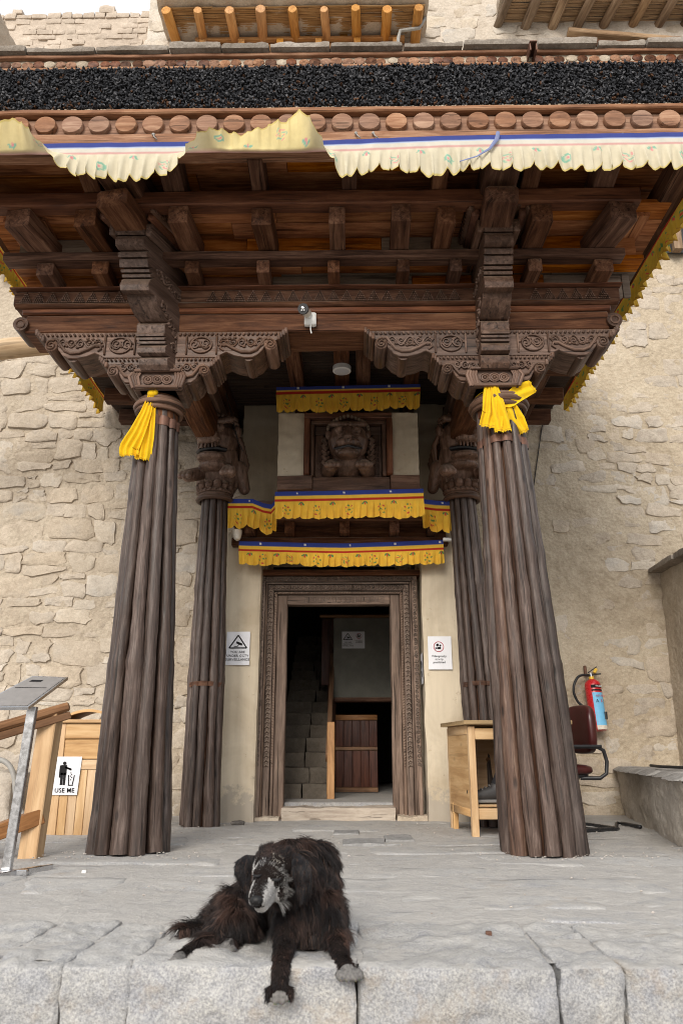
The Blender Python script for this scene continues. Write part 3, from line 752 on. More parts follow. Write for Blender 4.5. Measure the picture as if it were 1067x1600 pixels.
rr_ = pole_column('rear_column', 'slim fluted dark column half hidden behind the right front column', (Xp(768, 1290, 6.75), 6.75, 0), (Xp(722, 790, YB), YB, zr), .132, .096, 10, .0375, .0270, [(.40, .04)], 'rear porch columns', 13, collar=False, lash=(.42, .7))
# ------------------------------------------------------------------ carved lions
def lion_capital(top, label, yaw, parent_seed):
    random.seed(parent_seed); t = thing('lion_capital', label, 'carving', top, 'lion capitals of the rear columns')
    Rm = Matrix.Translation(V(top)) @ Matrix.Rotation(yaw, 4, 'Z') @ Matrix.Scale(1.14, 4)
    mb = MB(Rm)
    for z, r, h in ((.0, .135, .022), (.03, .125, .016), (.055, .13, .018)):
        mb.tube([(r * math.cos(a), r * math.sin(a), z) for a in [2 * math.pi * k / 32 for k in range(33)]], h, 8, caps=False)
    for k in range(22):
        a = 2 * math.pi * k / 22; mb.ball((.142 * math.cos(a), .142 * math.sin(a), .06), .014, 6)
    for k in range(12):
        a = 2 * math.pi * k / 12; mb.ball((.128 * math.cos(a), .128 * math.sin(a), .105), (.036, .036, .045), 8)
    mb.tube([(0, 0, 0), (0, 0, .14)], [.125, .13], 20)
    mb.build('lotus_base', 'carved_wood', t, smooth=70)
    b = MB(Rm)
    b.cap((0, .10, .20), (0, .04, .38), .15, .17); b.cap((0, .16, .25), (0, .22, .55), .15, .15)
    b.ball((0, -.01, .52), (.175, .17, .175)); b.ball((0, -.12, .335), (.125, .12, .045)); b.ball((0, -.06, .28), (.13, .11, .05))   # head, jaws
    b.ball((0, -.175, .475), (.105, .075, .05))                                                     # muzzle
    b.ball((-.055, -.23, .50), (.04, .035, .035)); b.ball((.055, -.23, .50), (.04, .035, .035)); b.ball((0, -.25, .525), (.035, .03, .028))
    for s in (-1, 1):
        b.ball((s * .082, -.155, .585), (.040, .036, .036)); b.cap((s * .025, -.185, .622), (s * .16, -.125, .66), .022, .03)
        b.ball((s * .175, .0, .60), (.03, .05, .055)); b.cap((s * .10, .0, .26), (s * .185, -.14, .19), .06, .055)
        for k in (-1, 0, 1): b.cap((s * .185 + k * .034, -.17, .20), (s * .185 + k * .04, -.205, .165), .027, .026)
        b.cap((s * .16, .1, .30), (s * .19, .16, .14), .07, .05)
    remesh(b, 'lion', 'lion_wood', t, .0065, 1)
    m = MB(Rm)
    for row in range(2):
        for k in range(15):
            a = -math.pi * (k + .5 * row) / 14; m.ball((.168 * math.cos(a), .165 * math.sin(a) * .8 - .005, .66 + row * .033 + .012 * math.sin(-a)), .021, 7)
    for s in (-1, 1):
        m.ball((s * .082, -.188, .583), .021, 8)
        for k in range(5): m.tube([(s * .165, .03 + k * .03, .58 - k * .03), (s * .20, .06 + k * .03, .48 - k * .03), (s * .175, .09 + k * .03, .36 - k * .02)], [.018, .024, .012], 6)
    for k in range(6): m.cap((-.075 + k * .03, -.20, .428), (-.075 + k * .03, -.205, .40), .012, .007, 6)
    m.build('curls', 'lion_wood', t, smooth=70, kind='stuff')
    MB(Rm).tube([(-.12, -.10, .40), (-.065, -.165, .395), (0, -.18, .392), (.065, -.165, .395), (.12, -.10, .40)], .028, 8, flat=.6).build('mouth', 'black', t)
    return t
lion_capital((Xp(336, 782, YB), YB, zr), 'carved dark lion with raised paws crowning the left rear column', R(-14), 1)
lion_capital((Xp(722, 790, YB), YB, zr), 'carved dark lion crowning the right rear column, mostly behind the front poles', R(14), 2)

# ------------------------------------------------------------------ capitals with scrolled brackets
def capital(xc, label, seed, xo=0.0, lean=0.0):
    SM = Matrix(((1, lean, 0, -lean * 4.86), (0, 1, 0, 0), (0, 0, 1, 0), (0, 0, 0, 1)))
    t = thing('bracket_capital', label, 'bracket', (xc, 4.95, zt + .1), 'carved bracket capitals of the front columns')
    yf = 4.88; dep = .30
    z0 = Zy(608, yf); zb1 = Zy(583, yf)
    # block over the column
    mb = MB()
    mb.prism([(-.17, 0), (.17, 0), (.19, zb1 - z0 + .02), (-.19, zb1 - z0 + .02)], (xc, yf - .01, z0), (1, 0, 0), (0, 0, 1), (0, dep + .02, 0))
    mb.build('block', 'carved_wood', t, smooth=30, bevel=.008)
    mb = MB()
    zc = (z0 + zb1) / 2 + .012
    for k in (-1, 0, 1):
        for q in (.034, .02): mb.tube([(xc + k * .066 + q * math.cos(a), yf - .018, zc + q * .9 * math.sin(a)) for a in [2 * math.pi * j / 14 for j in range(15)]], .0065, 5, caps=False)
        mb.ball((xc + k * .066, yf - .016, zc), .012, 6)
    mb.box((xc, yf - .028, z0 + .012), (.30, .03, .022)); mb.box((xc, yf - .03, zb1 + .012), (.33, .03, .02))
    for s in (-1, 1):
        for k in range(4): mb.tube([(xc + s * (.125 + .018 * k), yf - .02, zb1), (xc + s * (.135 + .02 * k), yf - .038, zc + .01), (xc + s * (.12 + .016 * k), yf - .02, z0 + .01)], .012, 6)
    mb.build('rosettes', 'carved_wood', t, smooth=60, kind='stuff')
    zT = Zy(517, yf)
    k = (zT - z0) / .45
    for s in (-1, 1):
        # upper tier
        up = [(0.0, .25), (.40, .25), (.44, .275), (.47, .29), (.53, .262), (.60, .248), (.66, .25), (.70, .272), (.735, .315), (.757, .352), (.79, .372), (.83, .38), (.85, .41), (.88, .43), (.91, .45), (0, .45)]
        lo = [(0.0, .0), (.13, .0), (.165, .03), (.195, .06), (.235, .062), (.265, .09), (.285, .13), (.305, .155), (.335, .172), (.365, .178), (.385, .205), (.41, .225), (.43, .248), (0, .248)]
        for nm, pr_, y in (('upper_bracket', up, yf), ('lower_bracket', lo, yf + .004)):
            mb = MB(); mb.prism([(s * a, b * k) for a, b in pr_], (xc, y, z0), (1, 0, 0), (0, 0, 1), (0, dep, 0), grain='x')
            mb.build(nm, 'carved_wood', t, smooth=28, bevel=.004)
        # scroll rolls running back under the tiers
        for (a, b, r) in ((.785, .345, .046), (.325, .142, .040)):
            mb = MB(); c = V((xc + s * a, yf - .012, z0 + b * k))
            mb.tube([c, c + V((0, .004, 0)), c + V((0, .2, -.004)), c + V((0, dep, 0))], [r * .93, r, r, r * .97], 20)
            spiral(mb, c + V((0, -.006, 0)), (s, 0, 0), (0, 0, 1), r * .86, 1.7, -1, .008, R(120), 22)
            mb.build('scroll_roll', 'carved_wood', t, smooth=60)
        for (a, b, r) in ((.63, .268, .04), (.215, .085, .035)):
            mb = MB(); c = V((xc + s * a, yf + .02, z0 + b * k)); mb.tube([c, c + V((0, dep - .03, 0))], r, 16); mb.build('under_roll', 'carved_wood', t, smooth=60)
        # stepped fins at the bracket ends
        for i in range(4):
            q = i / 3; MB().box((xc + s * (.845 + .05 * q), yf + .14, z0 + (.395 + .048 * q) * k), (.022, .34, .045), .004).build('end_fin', 'carved_wood', t)
            MB().box((xc + s * (.375 + .045 * q), yf + .14, z0 + (.19 + .05 * q) * k), (.02, .33, .04), .004).build('end_fin', 'carved_wood', t)
        # carving
        mb = MB(); yy = yf - .006
        # S curve of the scroll
        mb.tube([(xc + s * a, yy, z0 + b * k) for a, b in ((.785, .398), (.745, .39), (.715, .345), (.685, .305), (.64, .285), (.58, .288), (.52, .315), (.47, .345), (.435, .345), (.425, .32), (.45, .30))], [.012, .013, .012, .012, .012, .012, .012, .011, .010, .009, .006], 7)
        mb.tube([(xc + s * a, yy, z0 + b * k) for a, b in ((.325, .19), (.285, .175), (.262, .14), (.24, .11), (.205, .10), (.175, .12), (.16, .145), (.175, .155))], [.011, .012, .011, .011, .011, .010, .009, .006], 7)
        scrollwork(mb, (xc + s * .42, yy, z0 + .365 * k), (s, 0, 0), (0, 0, 1), .32, .085, .0065, .055, seed + 1)
        scrollwork(mb, (xc + s * .20, yy, z0 + .355 * k), (s, 0, 0), (0, 0, 1), .16, .10, .0065, .075, seed + 2)
        scrollwork(mb, (xc + s * .06, yy, z0 + .175 * k), (s, 0, 0), (0, 0, 1), .22, .07, .006, .05, seed + 3)
        for a in (.185, .40): mb.box((xc + s * a, yy, z0 + .345 * k), (.014, .012, .15), .003)
        mb.tube([(xc + s * (.29 + .075 * math.cos(q)), yy, z0 + (.345 + .06 * math.sin(q)) * k) for q in [2 * math.pi * j / 20 for j in range(21)]], .008, 6, caps=False)
        rope(mb, (xc + s * .12, yy, z0 + .428 * k), (xc + s * .87, yy, z0 + .428 * k), .012, .032)
        rope(mb, (xc + s * .12, yy, z0 + .232 * k), (xc + s * .39, yy, z0 + .232 * k), .010, .028)
        mb.build('carving', 'carved_wood', t, smooth=60, kind='stuff')
    # long arm stepping out toward the front, end faces carved
    w = .20; prof = []; yb = 5.0
    steps = [(578, 4.86), (577, 4.83), (568, 4.805), (558, 4.80), (556, 4.825), (554, 4.80), (549, 4.775), (541, 4.77), (537, 4.785), (536, 4.80), (535, 4.765), (531, 4.765), (530.5, 4.785), (529.5, 4.785), (529, 4.755), (525, 4.755), (524.5, 4.775), (523.5, 4.775), (523, 4.745), (519, 4.745), (518, 4.755), (505, 4.75),
             (503, 4.79), (500, 4.765), (488, 4.71), (472, 4.655), (459, 4.63), (457, 4.60), (451, 4.565), (442, 4.555), (434, 4.57), (432, 4.61), (431, 4.57), (426, 4.565), (425, 4.59), (424, 4.59), (423, 4.555), (418, 4.55), (417, 4.58), (416, 4.58), (415, 4.54), (402, 4.525), (401, 4.55), (400, 4.55), (399, 4.515), (391, 4.51), (390, 4.54),
             (388, 4.515), (380, 4.48), (370, 4.475), (366, 4.49), (365, 4.52), (364, 4.475), (347, 4.455), (346, 4.47), (345, 4.44), (329, 4.425)]
    ztop = Zy(327, 4.42)
    sh = [(y, Zy(py, y)) for py, y in steps]
    prof = sh + [(4.42, ztop), (yb, ztop), (yb, sh[0][1])]
    cxs = xc + xo
    mb = MB(SM); mb.prism(prof, (cxs - w / 2, 0, 0), (0, 1, 0), (0, 0, 1), (w, 0, 0), grain='y'); mb.build('arm', 'carved_wood', t, smooth=24, bevel=.003)
    mb = MB(SM)
    for s in (-1, 1):
        xx = cxs + s * (w / 2 + .003)
        scrollwork(mb, (xx, 4.70, Zy(480, 4.70) + .06), (0, .55, -.62), (0, .5, .45), .40, .10, .007, .07, seed + 9)
        scrollwork(mb, (xx, 4.62, Zy(430, 4.62) + .05), (0, .8, -.2), (0, .2, .7), .32, .09, .007, .07, seed + 10)
        scrollwork(mb, (xx, 4.83, Zy(545, 4.83) + .03), (0, 1, 0), (0, 0, 1), .10, .09, .006, .05, seed + 11)
    mb.build('arm_carving', 'carved_wood', t, smooth=60, kind='stuff')
    # ledger boards each side of the arm, lattice band on their outer faces, broken front ends
    for s in (-1, 1):
        z1 = Zy(345, 4.45)
        MB(SM).beam((cxs + s * .125, 4.46 + rnd(0, .03), z1 - .03), (cxs + s * .125, 5.0, z1 - .03), .045, .10).build('ledger', 'carved_wood', t)
        MB(SM).beam((cxs + s * .16, 4.42 + rnd(0, .02), z1 + .045), (cxs + s * .16, 5.0, z1 + .045), .05, .06).build('ledger', 'red_wood', t)
        mb = MB(SM); mb.beam((cxs + s * .195, 4.40, z1 + .085), (cxs + s * .195, 5.0, z1 + .085), .035, .085)
        mb.build('lattice_ledger', 'carved_wood', t)
        mb = MB(SM)
        for i in range(36):
            for j in range(4):
                if (i + j) % 2: continue
                mb.box((cxs + s * .214, 4.42 + i * .016, z1 + .058 + j * .019), (.008, .013, .014), 0)
        mb.build('lattice_carving', 'carved_wood', t, kind='stuff')
    random.seed(seed + 40)
    mb = MB(SM)
    for i in range(9):
        x = cxs - .17 + i * .0425; L = rnd(.03, .09)
        mb.beam((x, 4.36 + rnd(0, .05), ztop + .02 + rnd(-.02, .03)), (x, 5.0, ztop + .02), .038, rnd(.03, .06), jit=.004)
    mb.build('broken_boards', 'carved_wood', t)
    return t
xcl, xcr = Xp(247, 600, 4.88), Xp(772, 600, 4.88)
capital(xcl, 'carved scrolled bracket capital and stepped arm over the left front column', 50, 0, .42)
capital(xcr, 'carved scrolled bracket capital and stepped arm over the right front column', 60, .0, -.04)
# joist stubs lying on the arms and running under the roof front
# ------------------------------------------------------------------ front beam
yf = 4.90
beam = thing('porch_beam', 'dark carved beam with lattice band spanning the two front columns', 'beam', (-.2, yf + .15, 3.6))
xl, xr = Xp(30, 500, yf), Xp(962, 500, yf)
def hb(y0, y1, z0, z1, xa, xb, nm, mat, **k):
    o = MB().beam((xa, (y0+y1)/2, (z0+z1)/2), (xb, (y0+y1)/2, (z0+z1)/2), y1-y0, z1-z0, seg=.12, ch=.010, jit=.005).build(nm, mat, beam); return o
zA, zB, zC, zD, zE, zF = Zy(517, yf), Zy(489, yf), Zy(480, yf), Zy(473, yf), Zy(452, yf), Zy(444, yf - .05)
hb(yf, yf + .30, zA, zB, xl + .05, xr - .05, 'main_timber', 'dark_wood')
hb(yf - .015, yf + .28, zB + .002, zC, xl + .02, xr - .03, 'plank', 'red_wood')
MB().tube([(xl - .03, yf - .01, (zC+zD)/2), ((xl+xr)/2, yf - .01, (zC+zD)/2), (xr + .02, yf - .01, (zC+zD)/2)], (zD-zC) * .62, 14).build('round_moulding', 'dark_wood', beam)
hb(yf - .004, yf + .25, zD, zE, xl - .06, xr + .05, 'lattice_board', 'dark_wood')
hb(yf - .05, yf + .24, zE + .002, zF, xl - .08, xr + .06, 'top_plank', 'red_wood')
mb = MB(); x = xl; q = .0135; zz = zD + .012
while x < xr - .05:
    if not (abs(x - xcl) < .26 or abs(x - xcr) < .24):
        for j in range(6):
            for i in range(6 - j):
                mb.box((x + (i + j * .5) * q * 1.15, yf - .012, zz + j * q * 1.15), (q * .72, .022, q * .70), 0)
    x += .098
mb.build('lattice_carving', 'carved_wood', beam, kind='stuff')
for xx in (xl + .03, xr - .02):
    c = V((xx, yf - .03, zA + .06)); mb = MB(); mb.tube([c, c + V((0, .25, 0))], .055, 18); mb.tube([c + V((.03 * math.cos(a), -.002, .03 * math.sin(a))) for a in [2 * math.pi * j / 14 for j in range(15)]], .007, 5, caps=False); mb.build('end_knob', 'carved_wood', beam)
# ------------------------------------------------------------------ roof: tiers of joists, boards, planks
roof = thing('porch_canopy', 'dark timber porch roof with stepped joists, black twig frieze and roundel fascia', 'porch canopy', (-.2, 4.9, 4.2))
XA, XB = -2.68, 2.32
YF = 4.0
def j_(x, y0, y1, z0, z1, w, nm='joist', mat='dark_wood', tl=0.0):
    return MB().beam((x, y0, (z0+z1)/2), (x + tl, y1, (z0+z1)/2), w, z1-z0, ch=.006, jit=.006, seg=.12).build(nm, mat, roof)
random.seed(77)
# tier one: short stubs
Y1 = 4.70; zu1 = Zy(425, Y1); zt1 = Zy(406, Y1)
for px, w in ((70, .12), (157, .12), (300, .10), (411, .09), (521, .085), (630, .09), (712, .085), (836, .10), (945, .13)):
    j_(Xp(px, 420, Y1), Y1 + rnd(-.01, .01), 5.1, zu1, zt1, w, 'joist_stub')
zb0, zb1_ = zt1 + .002, Zy(391, Y1 - .02)
MB().beam((Xp(8, 400, Y1), Y1 + .03, (zb0+zb1_)/2), (Xp(975, 400, Y1), Y1 + .03, (zb0+zb1_)/2), .12, zb1_ - zb0, seg=.15, ch=.008, jit=.004).build('tier_plank', 'dark_wood', roof)
# tier two: long joists with cut ends
Y2 = 4.38; zu2 = zb1_ + .002; zt2 = Zy(321, Y2)
for px, w, tl in ((28, .18, .16), (133, .15, .12), (279, .135, .08), (409, .135, .03), (526, .11, .0), (627, .13, 0), (698, .12, -.02), (847, .145, -.03), (972, .19, -.16)):
    j_(Xp(px, 330, Y2), Y2 + rnd(-.015, .015), 5.3, zu2, zt2, w, 'joist', tl=tl)
zc0, zc1 = zt2 + .002, Zy(300, Y2)
MB().beam((Xp(-60, 310, Y2), Y2 + .03, (zc0+zc1)/2), (Xp(1000, 310, Y2), Y2 + .03, (zc0+zc1)/2), .11, zc1 - zc0, seg=.15, ch=.008, jit=.004).build('tier_plank', 'red_wood', roof)
# tier three joists, mostly behind the cloth
zt3 = zc1 + .19
for px, w in ((128, .12), (260, .14), (398, .10), (545, .10), (692, .10), (838, .12), (960, .14)):
    j_(Xp(px, 285, 4.12), 4.08, 5.4, zc1 + .002, zt3, w, 'joist', tl=(526 - px) * -.0002)
for xc_ in (xcl, xcr + .02):
    x0 = Xp(188, 300, 4.35) if xc_ == xcl else Xp(776, 300, 4.35)
    MB().beam((x0, 4.06, zc1 + .06), (xc_, 5.4, zc1 + .06), .23, .24, ch=.02, jit=.012, seg=.08).build('arm_joist', 'dark_wood', roof)
    MB().beam((x0, 4.2, zc0 - .06), (xc_, 5.4, zc0 - .06), .22, .13, ch=.02, jit=.01, seg=.08).build('arm_joist', 'dark_wood', roof)
# soffit planks (run along the front), three tiers, plus riser boards
def planks(y0, y1, z, xa, xb, n, mats, slope=0.0):
    for i in range(n):
        a = y0 + (y1 - y0) * i / n; b = y0 + (y1 - y0) * (i + 1) / n - .004
        x = xa
        while x < xb - .01:
            x2 = min(xb, x + rnd(1.3, 2.4)); zz = z + rnd(0, .012)
            MB().beam((x, (a+b)/2, zz + .02), (x2 - .004, (a+b)/2, zz + .02), b - a, .035, seg=.3, ch=.004, jit=.003).build('soffit_plank', random.choice(mats), roof); x = x2
planks(4.06, 5.35, zt3 + .004, XA, XB, 7, ['soffit_wood'])
planks(4.46, 5.35, zt2 + .05, XA + .1, XB - .1, 5, ['soffit_wood'])
planks(4.78, 5.3, zt1 + .045, XA + .2, XB - .2, 3, ['soffit_wood', 'grey_wood'])
x = XA + .25
for yb_, z0, z1 in ((4.98, zu1 - .05, zt1 + .05), (4.80, zb1_ + .0, zt2 + .05)):
    x = XA + .25
    while x < XB - .3:
        x2 = min(XB - .25, x + rnd(.5, 1.1))
        MB().beam((x, yb_, (z0+z1)/2), (x2 - .004, yb_ + rnd(-.006, .006), (z0+z1)/2), .03, z1-z0, jit=.003).build('riser_board', random.choice(['grey_wood', 'soffit_wood', 'red_wood']), roof); x = x2
# rear ceiling of willow sticks on dark beams, roof edge beams
ZC_ = 4.06
for xx in (-2.1, -1.28, -.52, .10, .55, 1.05, 1.75):
    MB().beam((xx, 5.2, ZC_ - .11), (xx + .02, 7.85, ZC_ - .11), .13, .16, jit=.008).build('ceiling_beam', 'dark_wood', roof)
mb = MB()
for i in range(92):
    y = 5.3 + i * .0275; x = -2.5
    while x < 2.1:
        L = rnd(.7, 1.3); x2 = min(2.12, x + L)
        mb.tube([(x, y + rnd(-.006, .006), ZC_ - .012 + rnd(0, .01)), (x2, y + rnd(-.006, .006), ZC_ - .012 + rnd(0, .01))], rnd(.010, .015), 5, caps=False); x = x2 - .03 if x2 < 2.12 else x2
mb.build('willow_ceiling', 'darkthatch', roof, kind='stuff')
MB().box(((XA + XB) / 2, 5.95, zt3 + .09), (XB - XA, 3.85, .06), 0).build('roof_deck', 'dark_wood', roof)
for s, xx in ((-1, XA + .12), (1, XB - .12)):
    MB().beam((xx, 4.05, 4.29), (xx, 7.7, 4.29), .16, .17, jit=.01, seg=.12, ch=.015).build('edge_beam', 'dark_wood', roof)
    MB().beam((xx - s * .25, 4.55, 4.19), (xx - s * .25, 7.7, 4.19), .30, .05, jit=.004).build('edge_plank', 'soffit_wood', roof)
for xx in (TL.x + .02, TR.x - .02):
    MB().beam((xx, 5.15, 3.45), (xx, 7.6, 3.52), .2, .24, jit=.012, ch=.02, seg=.12).build('side_beam', 'dark_wood', roof)
    MB().beam((xx, 5.15, 3.70), (xx, 7.6, 3.76), .24, .16, jit=.008).build('side_beam', 'carved_wood', roof)
for s, x0, x1 in ((-1, XA + .25, TL.x + .1), (1, TR.x - .1, XB - .25)):
    for yy in (5.7, 6.3, 6.9, 7.4):
        MB().beam((x0, yy, 3.95), (x1, yy, 3.92), .12, .14, jit=.006).build('side_joist', 'dark_wood', roof)
# ------------------------------------------------------------------ fascia: roundel beam, black twig frieze, small roundels, coping
zf = [Zy(p, YF) for p in (222, 207, 180, 173, 108, 104, 91, 87)]
XW0, XW1 = -2.95, 2.62
def fb(dy, z0, z1, nm, mat, dep=.14, ch=.008):
    MB().beam((XW0, YF - dy + dep/2, (z0+z1)/2), (XW1, YF - dy + dep/2, (z0+z1)/2), dep, z1-z0, seg=.12, ch=ch, jit=.005).build(nm, mat, roof)
fb(.015, zf[0] - .05, zf[1], 'fascia_plank', 'fascia_wood')
fb(-.012, zf[1] + .002, zf[2], 'roundel_board', 'fascia_wood', .12)
fb(.035, zf[2] + .002, zf[3] + .004, 'fascia_lip', 'fascia_wood', .16)
r0 = (zf[2] - zf[1]) * .5
x = XW0 + .1; pitch = 41.0 / 1200 * P(533, 195, Y=YF).length * .855
i = 0
random.seed(3)
while x < XW1:
    mb = MB(); c = V((x, YF - .012 + .012, (zf[1] + zf[2]) / 2)); rx = r0 * 1.02
    n = 22; vs = []; fs = []
    for (q, dy) in ((1.0, .02), (1.0, -.014), (.93, -.022), (.5, -.026)):
        for j in range(n):
            a = 2 * math.pi * j / n; vs.append((c.x + rx * q * math.cos(a), c.y + dy + .002 * nz((c.x, 0, a), 2), c.z + r0 * q * .97 * math.sin(a)))
    vs.append((c.x, c.y - .026, c.z))
    for k in range(3):
        for j in range(n): fs.append((k*n+j, k*n+(j+1) % n, (k+1)*n+(j+1) % n, (k+1)*n+j))
    for j in range(n): fs.append((3*n+j, 3*n+(j+1) % n, 4*n))
    mb.add(vs, fs); mb.build('roundel', 'fascia_wood', roof, smooth=50); x += pitch
# frieze bed and twig ends
ztop, zbot = zf[4], zf[3] + .012
MB().box(((XW0+XW1)/2, YF + .10, (ztop+zbot)/2), (XW1-XW0, .2, ztop-zbot+.02), 0).build('frieze_bed', 'twigbed', roof)
random.seed(99)
def chip(c, s, ang, tilt, sp):
    """one cut twig end: a slanted irregular prism"""
    ca, sa = math.cos(ang), math.sin(ang); n = random.choice((3, 4, 4, 5)); vs = []
    N = V((math.sin(tilt) * math.cos(sp), -math.cos(tilt), math.sin(tilt) * math.sin(sp))).normalized()
    U = N.cross(V((0, 0, 1))).normalized(); Vv = U.cross(N)
    pts = [(s[0] * math.cos(2 * math.pi * k / n + rnd(-.3, .3)), s[1] * math.sin(2 * math.pi * k / n + rnd(-.3, .3))) for k in range(n)]
    pts = [(a * ca - b * sa, a * sa + b * ca) for a, b in pts]
    for a, b in pts: vs.append(c + U * a * .75 + Vv * b * .75 + N * -.03 + V((0, .03, 0)))
    for a, b in pts: vs.append(c + U * a + Vv * b)
    fs = [tuple(n + k for k in range(n))] + [(k, (k+1) % n, n + (k+1) % n, n + k) for k in range(n)]
    return vs, fs
big = []; mbs = MB()
zz = zbot + .006; row = 0
while zz < ztop - .002:
    x = XW0
    while x < XW1:
        s = (rnd(.008, .016), rnd(.005, .009)); c = V((x, YF - .012 - rnd(0, .035), zz + rnd(-.009, .009)))
        ch_ = chip(c, s, rnd(0, 3.14), abs(random.gauss(.38, .3)), rnd(0, 6.28))
        if s[0] > .0145 and len(big) < 280 and random.random() < .28 and abs(x) < 2.3: big.append(ch_)
        else: mbs.add(*ch_, mi=(2 if random.random() < .03 + .10 * (zz < zbot + .06) else (1 if random.random() < .20 + .6 * max(0, noise.noise(V((x * 3.1, zz * 4, 2))) - .15) else 0)))
        x += rnd(.009, .019)
    zz += .0100; row += 1
mbs.build('twig_ends', ['twigchip', 'twiggrey', 'twigbrown'], roof, smooth=0, kind='stuff')
for ch_ in big: MB().add(*ch_).build('twig_end', 'twigchip', roof, smooth=0)
mb = MB()
for i in range(260):
    x = XW0 + (XW1 - XW0) * i / 259; mb.ball((x, YF + .0, zbot - .006 + rnd(-.004, .006)), (rnd(.012, .02), .03, rnd(.006, .014)), 6)
mb.build('clay_joint', 'mud', roof, smooth=180, kind='stuff')
# small roundel strip (clay smeared) and coping slabs
fb(.02, zf[4] + .002, zf[5] + .002, 'strip_plank', 'fascia_wood', .16, .004)
zs0, zs1 = zf[5] + .004, zf[6]
MB().grid(lambda u, v: (XW0 + (XW1-XW0) * u, YF + .0 + .006 * nz((u * 40, v * 3, 0), 1), zs0 + (zs1-zs0) * v), 200, 4).build('clay_strip', 'mud', roof, smooth=180)
x = XW0 + .05
while x < XW1:
    r = (zs1 - zs0) * .40; c = V((x + rnd(-.008, .008), YF - .004, (zs0+zs1)/2 + rnd(-.004, .004))); k = rnd(.85, 1.05)
    mb = MB(Matrix.Translation(c) @ Matrix.Diagonal((1.32, 1, 1, 1))); mb.tube([V((0, .03, 0)), V((0, -.003, 0)), V((0, -.006, 0))], [r * k * 1.1, r * k * 1.1, r * k * .95], 16)
    mb.build('small_roundel', random.choice(['fascia_wood', 'fascia_wood', 'fascia_wood', 'red_wood', 'dark_wood', 'mud']), roof, smooth=50); x += .074
fb(.03, zs1 + .002, zf[7] + .004, 'strip_plank', 'fascia_wood', .16, .004)
x = XW0; ztc = zf[7] + .006
while x < XW1:
    w = rnd(.28, .52); h = rnd(.04, .055); rock(MB(), (x + .003, YF - .05 - rnd(0, .025), ztc), (x + w - .004, YF + .25, ztc + h), (14, 6, 3), .010, .010, x * 7).build('coping_slab', 'coping', roof, smooth=60); x += w
MB().box((-.2, 6.0, ztc - .05), (5.2, 3.9, .08), 0).build('roof_top', 'mud', roof)
# short iron spout in the frieze top
sp = thing('drain_spout', 'small rusty iron spout poking through the top of the black frieze', 'spout', (Xp(827, 92, YF), YF - .05, zs0))
for s in (-1, 1): MB().box((Xp(827, 92, YF) + s * .02, YF - .06, (zs0+zs1)/2), (.008, .10, .07), .002).build('spout_side', 'iron', sp)
MB().box((Xp(827, 92, YF), YF - .06, zs1 - .005), (.05, .12, .008), .002).build('spout_top', 'iron', sp)
# log spout poking out at the left
c0, c1 = V((-2.62, 6.6, Zy(530, 6.6))), V((-4.3, 6.3, Zy(560, 6.3)))
lg = thing('log_beam', 'pale round log sticking out sideways below the left end of the porch beam', 'log', c0)
MB().tube([c0.lerp(c1, i / 8) for i in range(9)], [.095 + .006 * (i % 2) for i in range(9)], 16, wob=.1).build('log', 'pole_wood', lg)
MB().tube([c0 + V((.25, .3, -.02)), c0 + V((-.1, -.02, 0))], .04, 8).build('branch', 'pole_wood', lg)
# wooden window edge beyond the left and right eaves
wt = thing('wall_window', 'weathered timber window half hidden by the right side fringe', 'window', (3.6, 7.95, 4.2))
for a, b in ((1030, 1022), (1048, 1058), (1068, 1088)):
    MB().beam(P(b, 392, Y=7.93), P(a, 300, Y=7.93), .10, .09, (0, -1, 0)).build('frame_post', 'old_pole', wt)
MB().box((P(1060, 345, Y=7.97).x, 7.99, P(1060, 345, Y=7.97).z), (.6, .03, .9), 0).build('dark_pane', 'black', wt)
w2 = thing('side_shutter', 'light timber shutter edge visible past the left end of the roof', 'shutter', (P(10, 395, Y=7.6).x, 7.6, 5.9))
for a in (4, 22):
    MB().beam(P(a, 425, Y=7.62), P(a, 370, Y=7.62), .12, .06, (0, -1, 0)).build('board', 'pole_wood', w2)
# ================================================================== doorway portal
YD = 7.30
def Xd(px, py=1000, Y=YD): return P(px, py, Y=Y).x
zthr = Zy(1263, YD); zi = .14
# cream plaster piers either side
def pier(x0, x1, z0, z1, y0, name, label, seed):
    t = thing(name, label, 'pier', ((x0+x1)/2, y0, 0))
    mb = MB()
    def fr(u, v):
        x = x0 + (x1-x0) * u; z = z0 + (z1-z0) * v; e = min(u, 1-u)
        return (x + (.012 * nz((0, seed, z), 3) if e < .01 else 0), y0 + .008 * nz((x, seed, z), 2.5) + .004 * nz((x, seed, z), 9) + (.012 if e < .01 else 0) - .03 * max(0, .25 - z) * nz((x, 2, z), 9), z)
    mb.grid(fr, 16, 90)
    for s, xx in ((0, x0), (1, x1)):
        mb.grid(lambda u, v, xx=xx: (xx + .012 * nz((0, seed, z0 + (z1-z0) * v), 3) * (u < .1) + .005 * nz((u, seed, v * 9), 2), y0 + .012 + .7 * u, z0 + (z1-z0) * v), 8, 90, flip=(s == 0))
    mb.build('plaster_face', 'plaster', t, smooth=60)
    return t
pl_x0, pl_x1 = P(343, 1000, Y=7.12).x, P(405, 1000, Y=7.12).x
pr_x0, pr_x1 = P(661, 1000, Y=7.12).x, P(722, 1000, Y=7.12).x
pierL = pier(pl_x0, pl_x1, -.03, 2.60, 7.12, 'plaster_pier', 'cream plastered pier left of the carved doorway, surveillance notice on it', 3)
pierR = pier(pr_x0, pr_x1, -.03, 2.60, 7.12, 'plaster_pier', 'cream plastered pier right of the carved doorway behind the pine desk', 8)
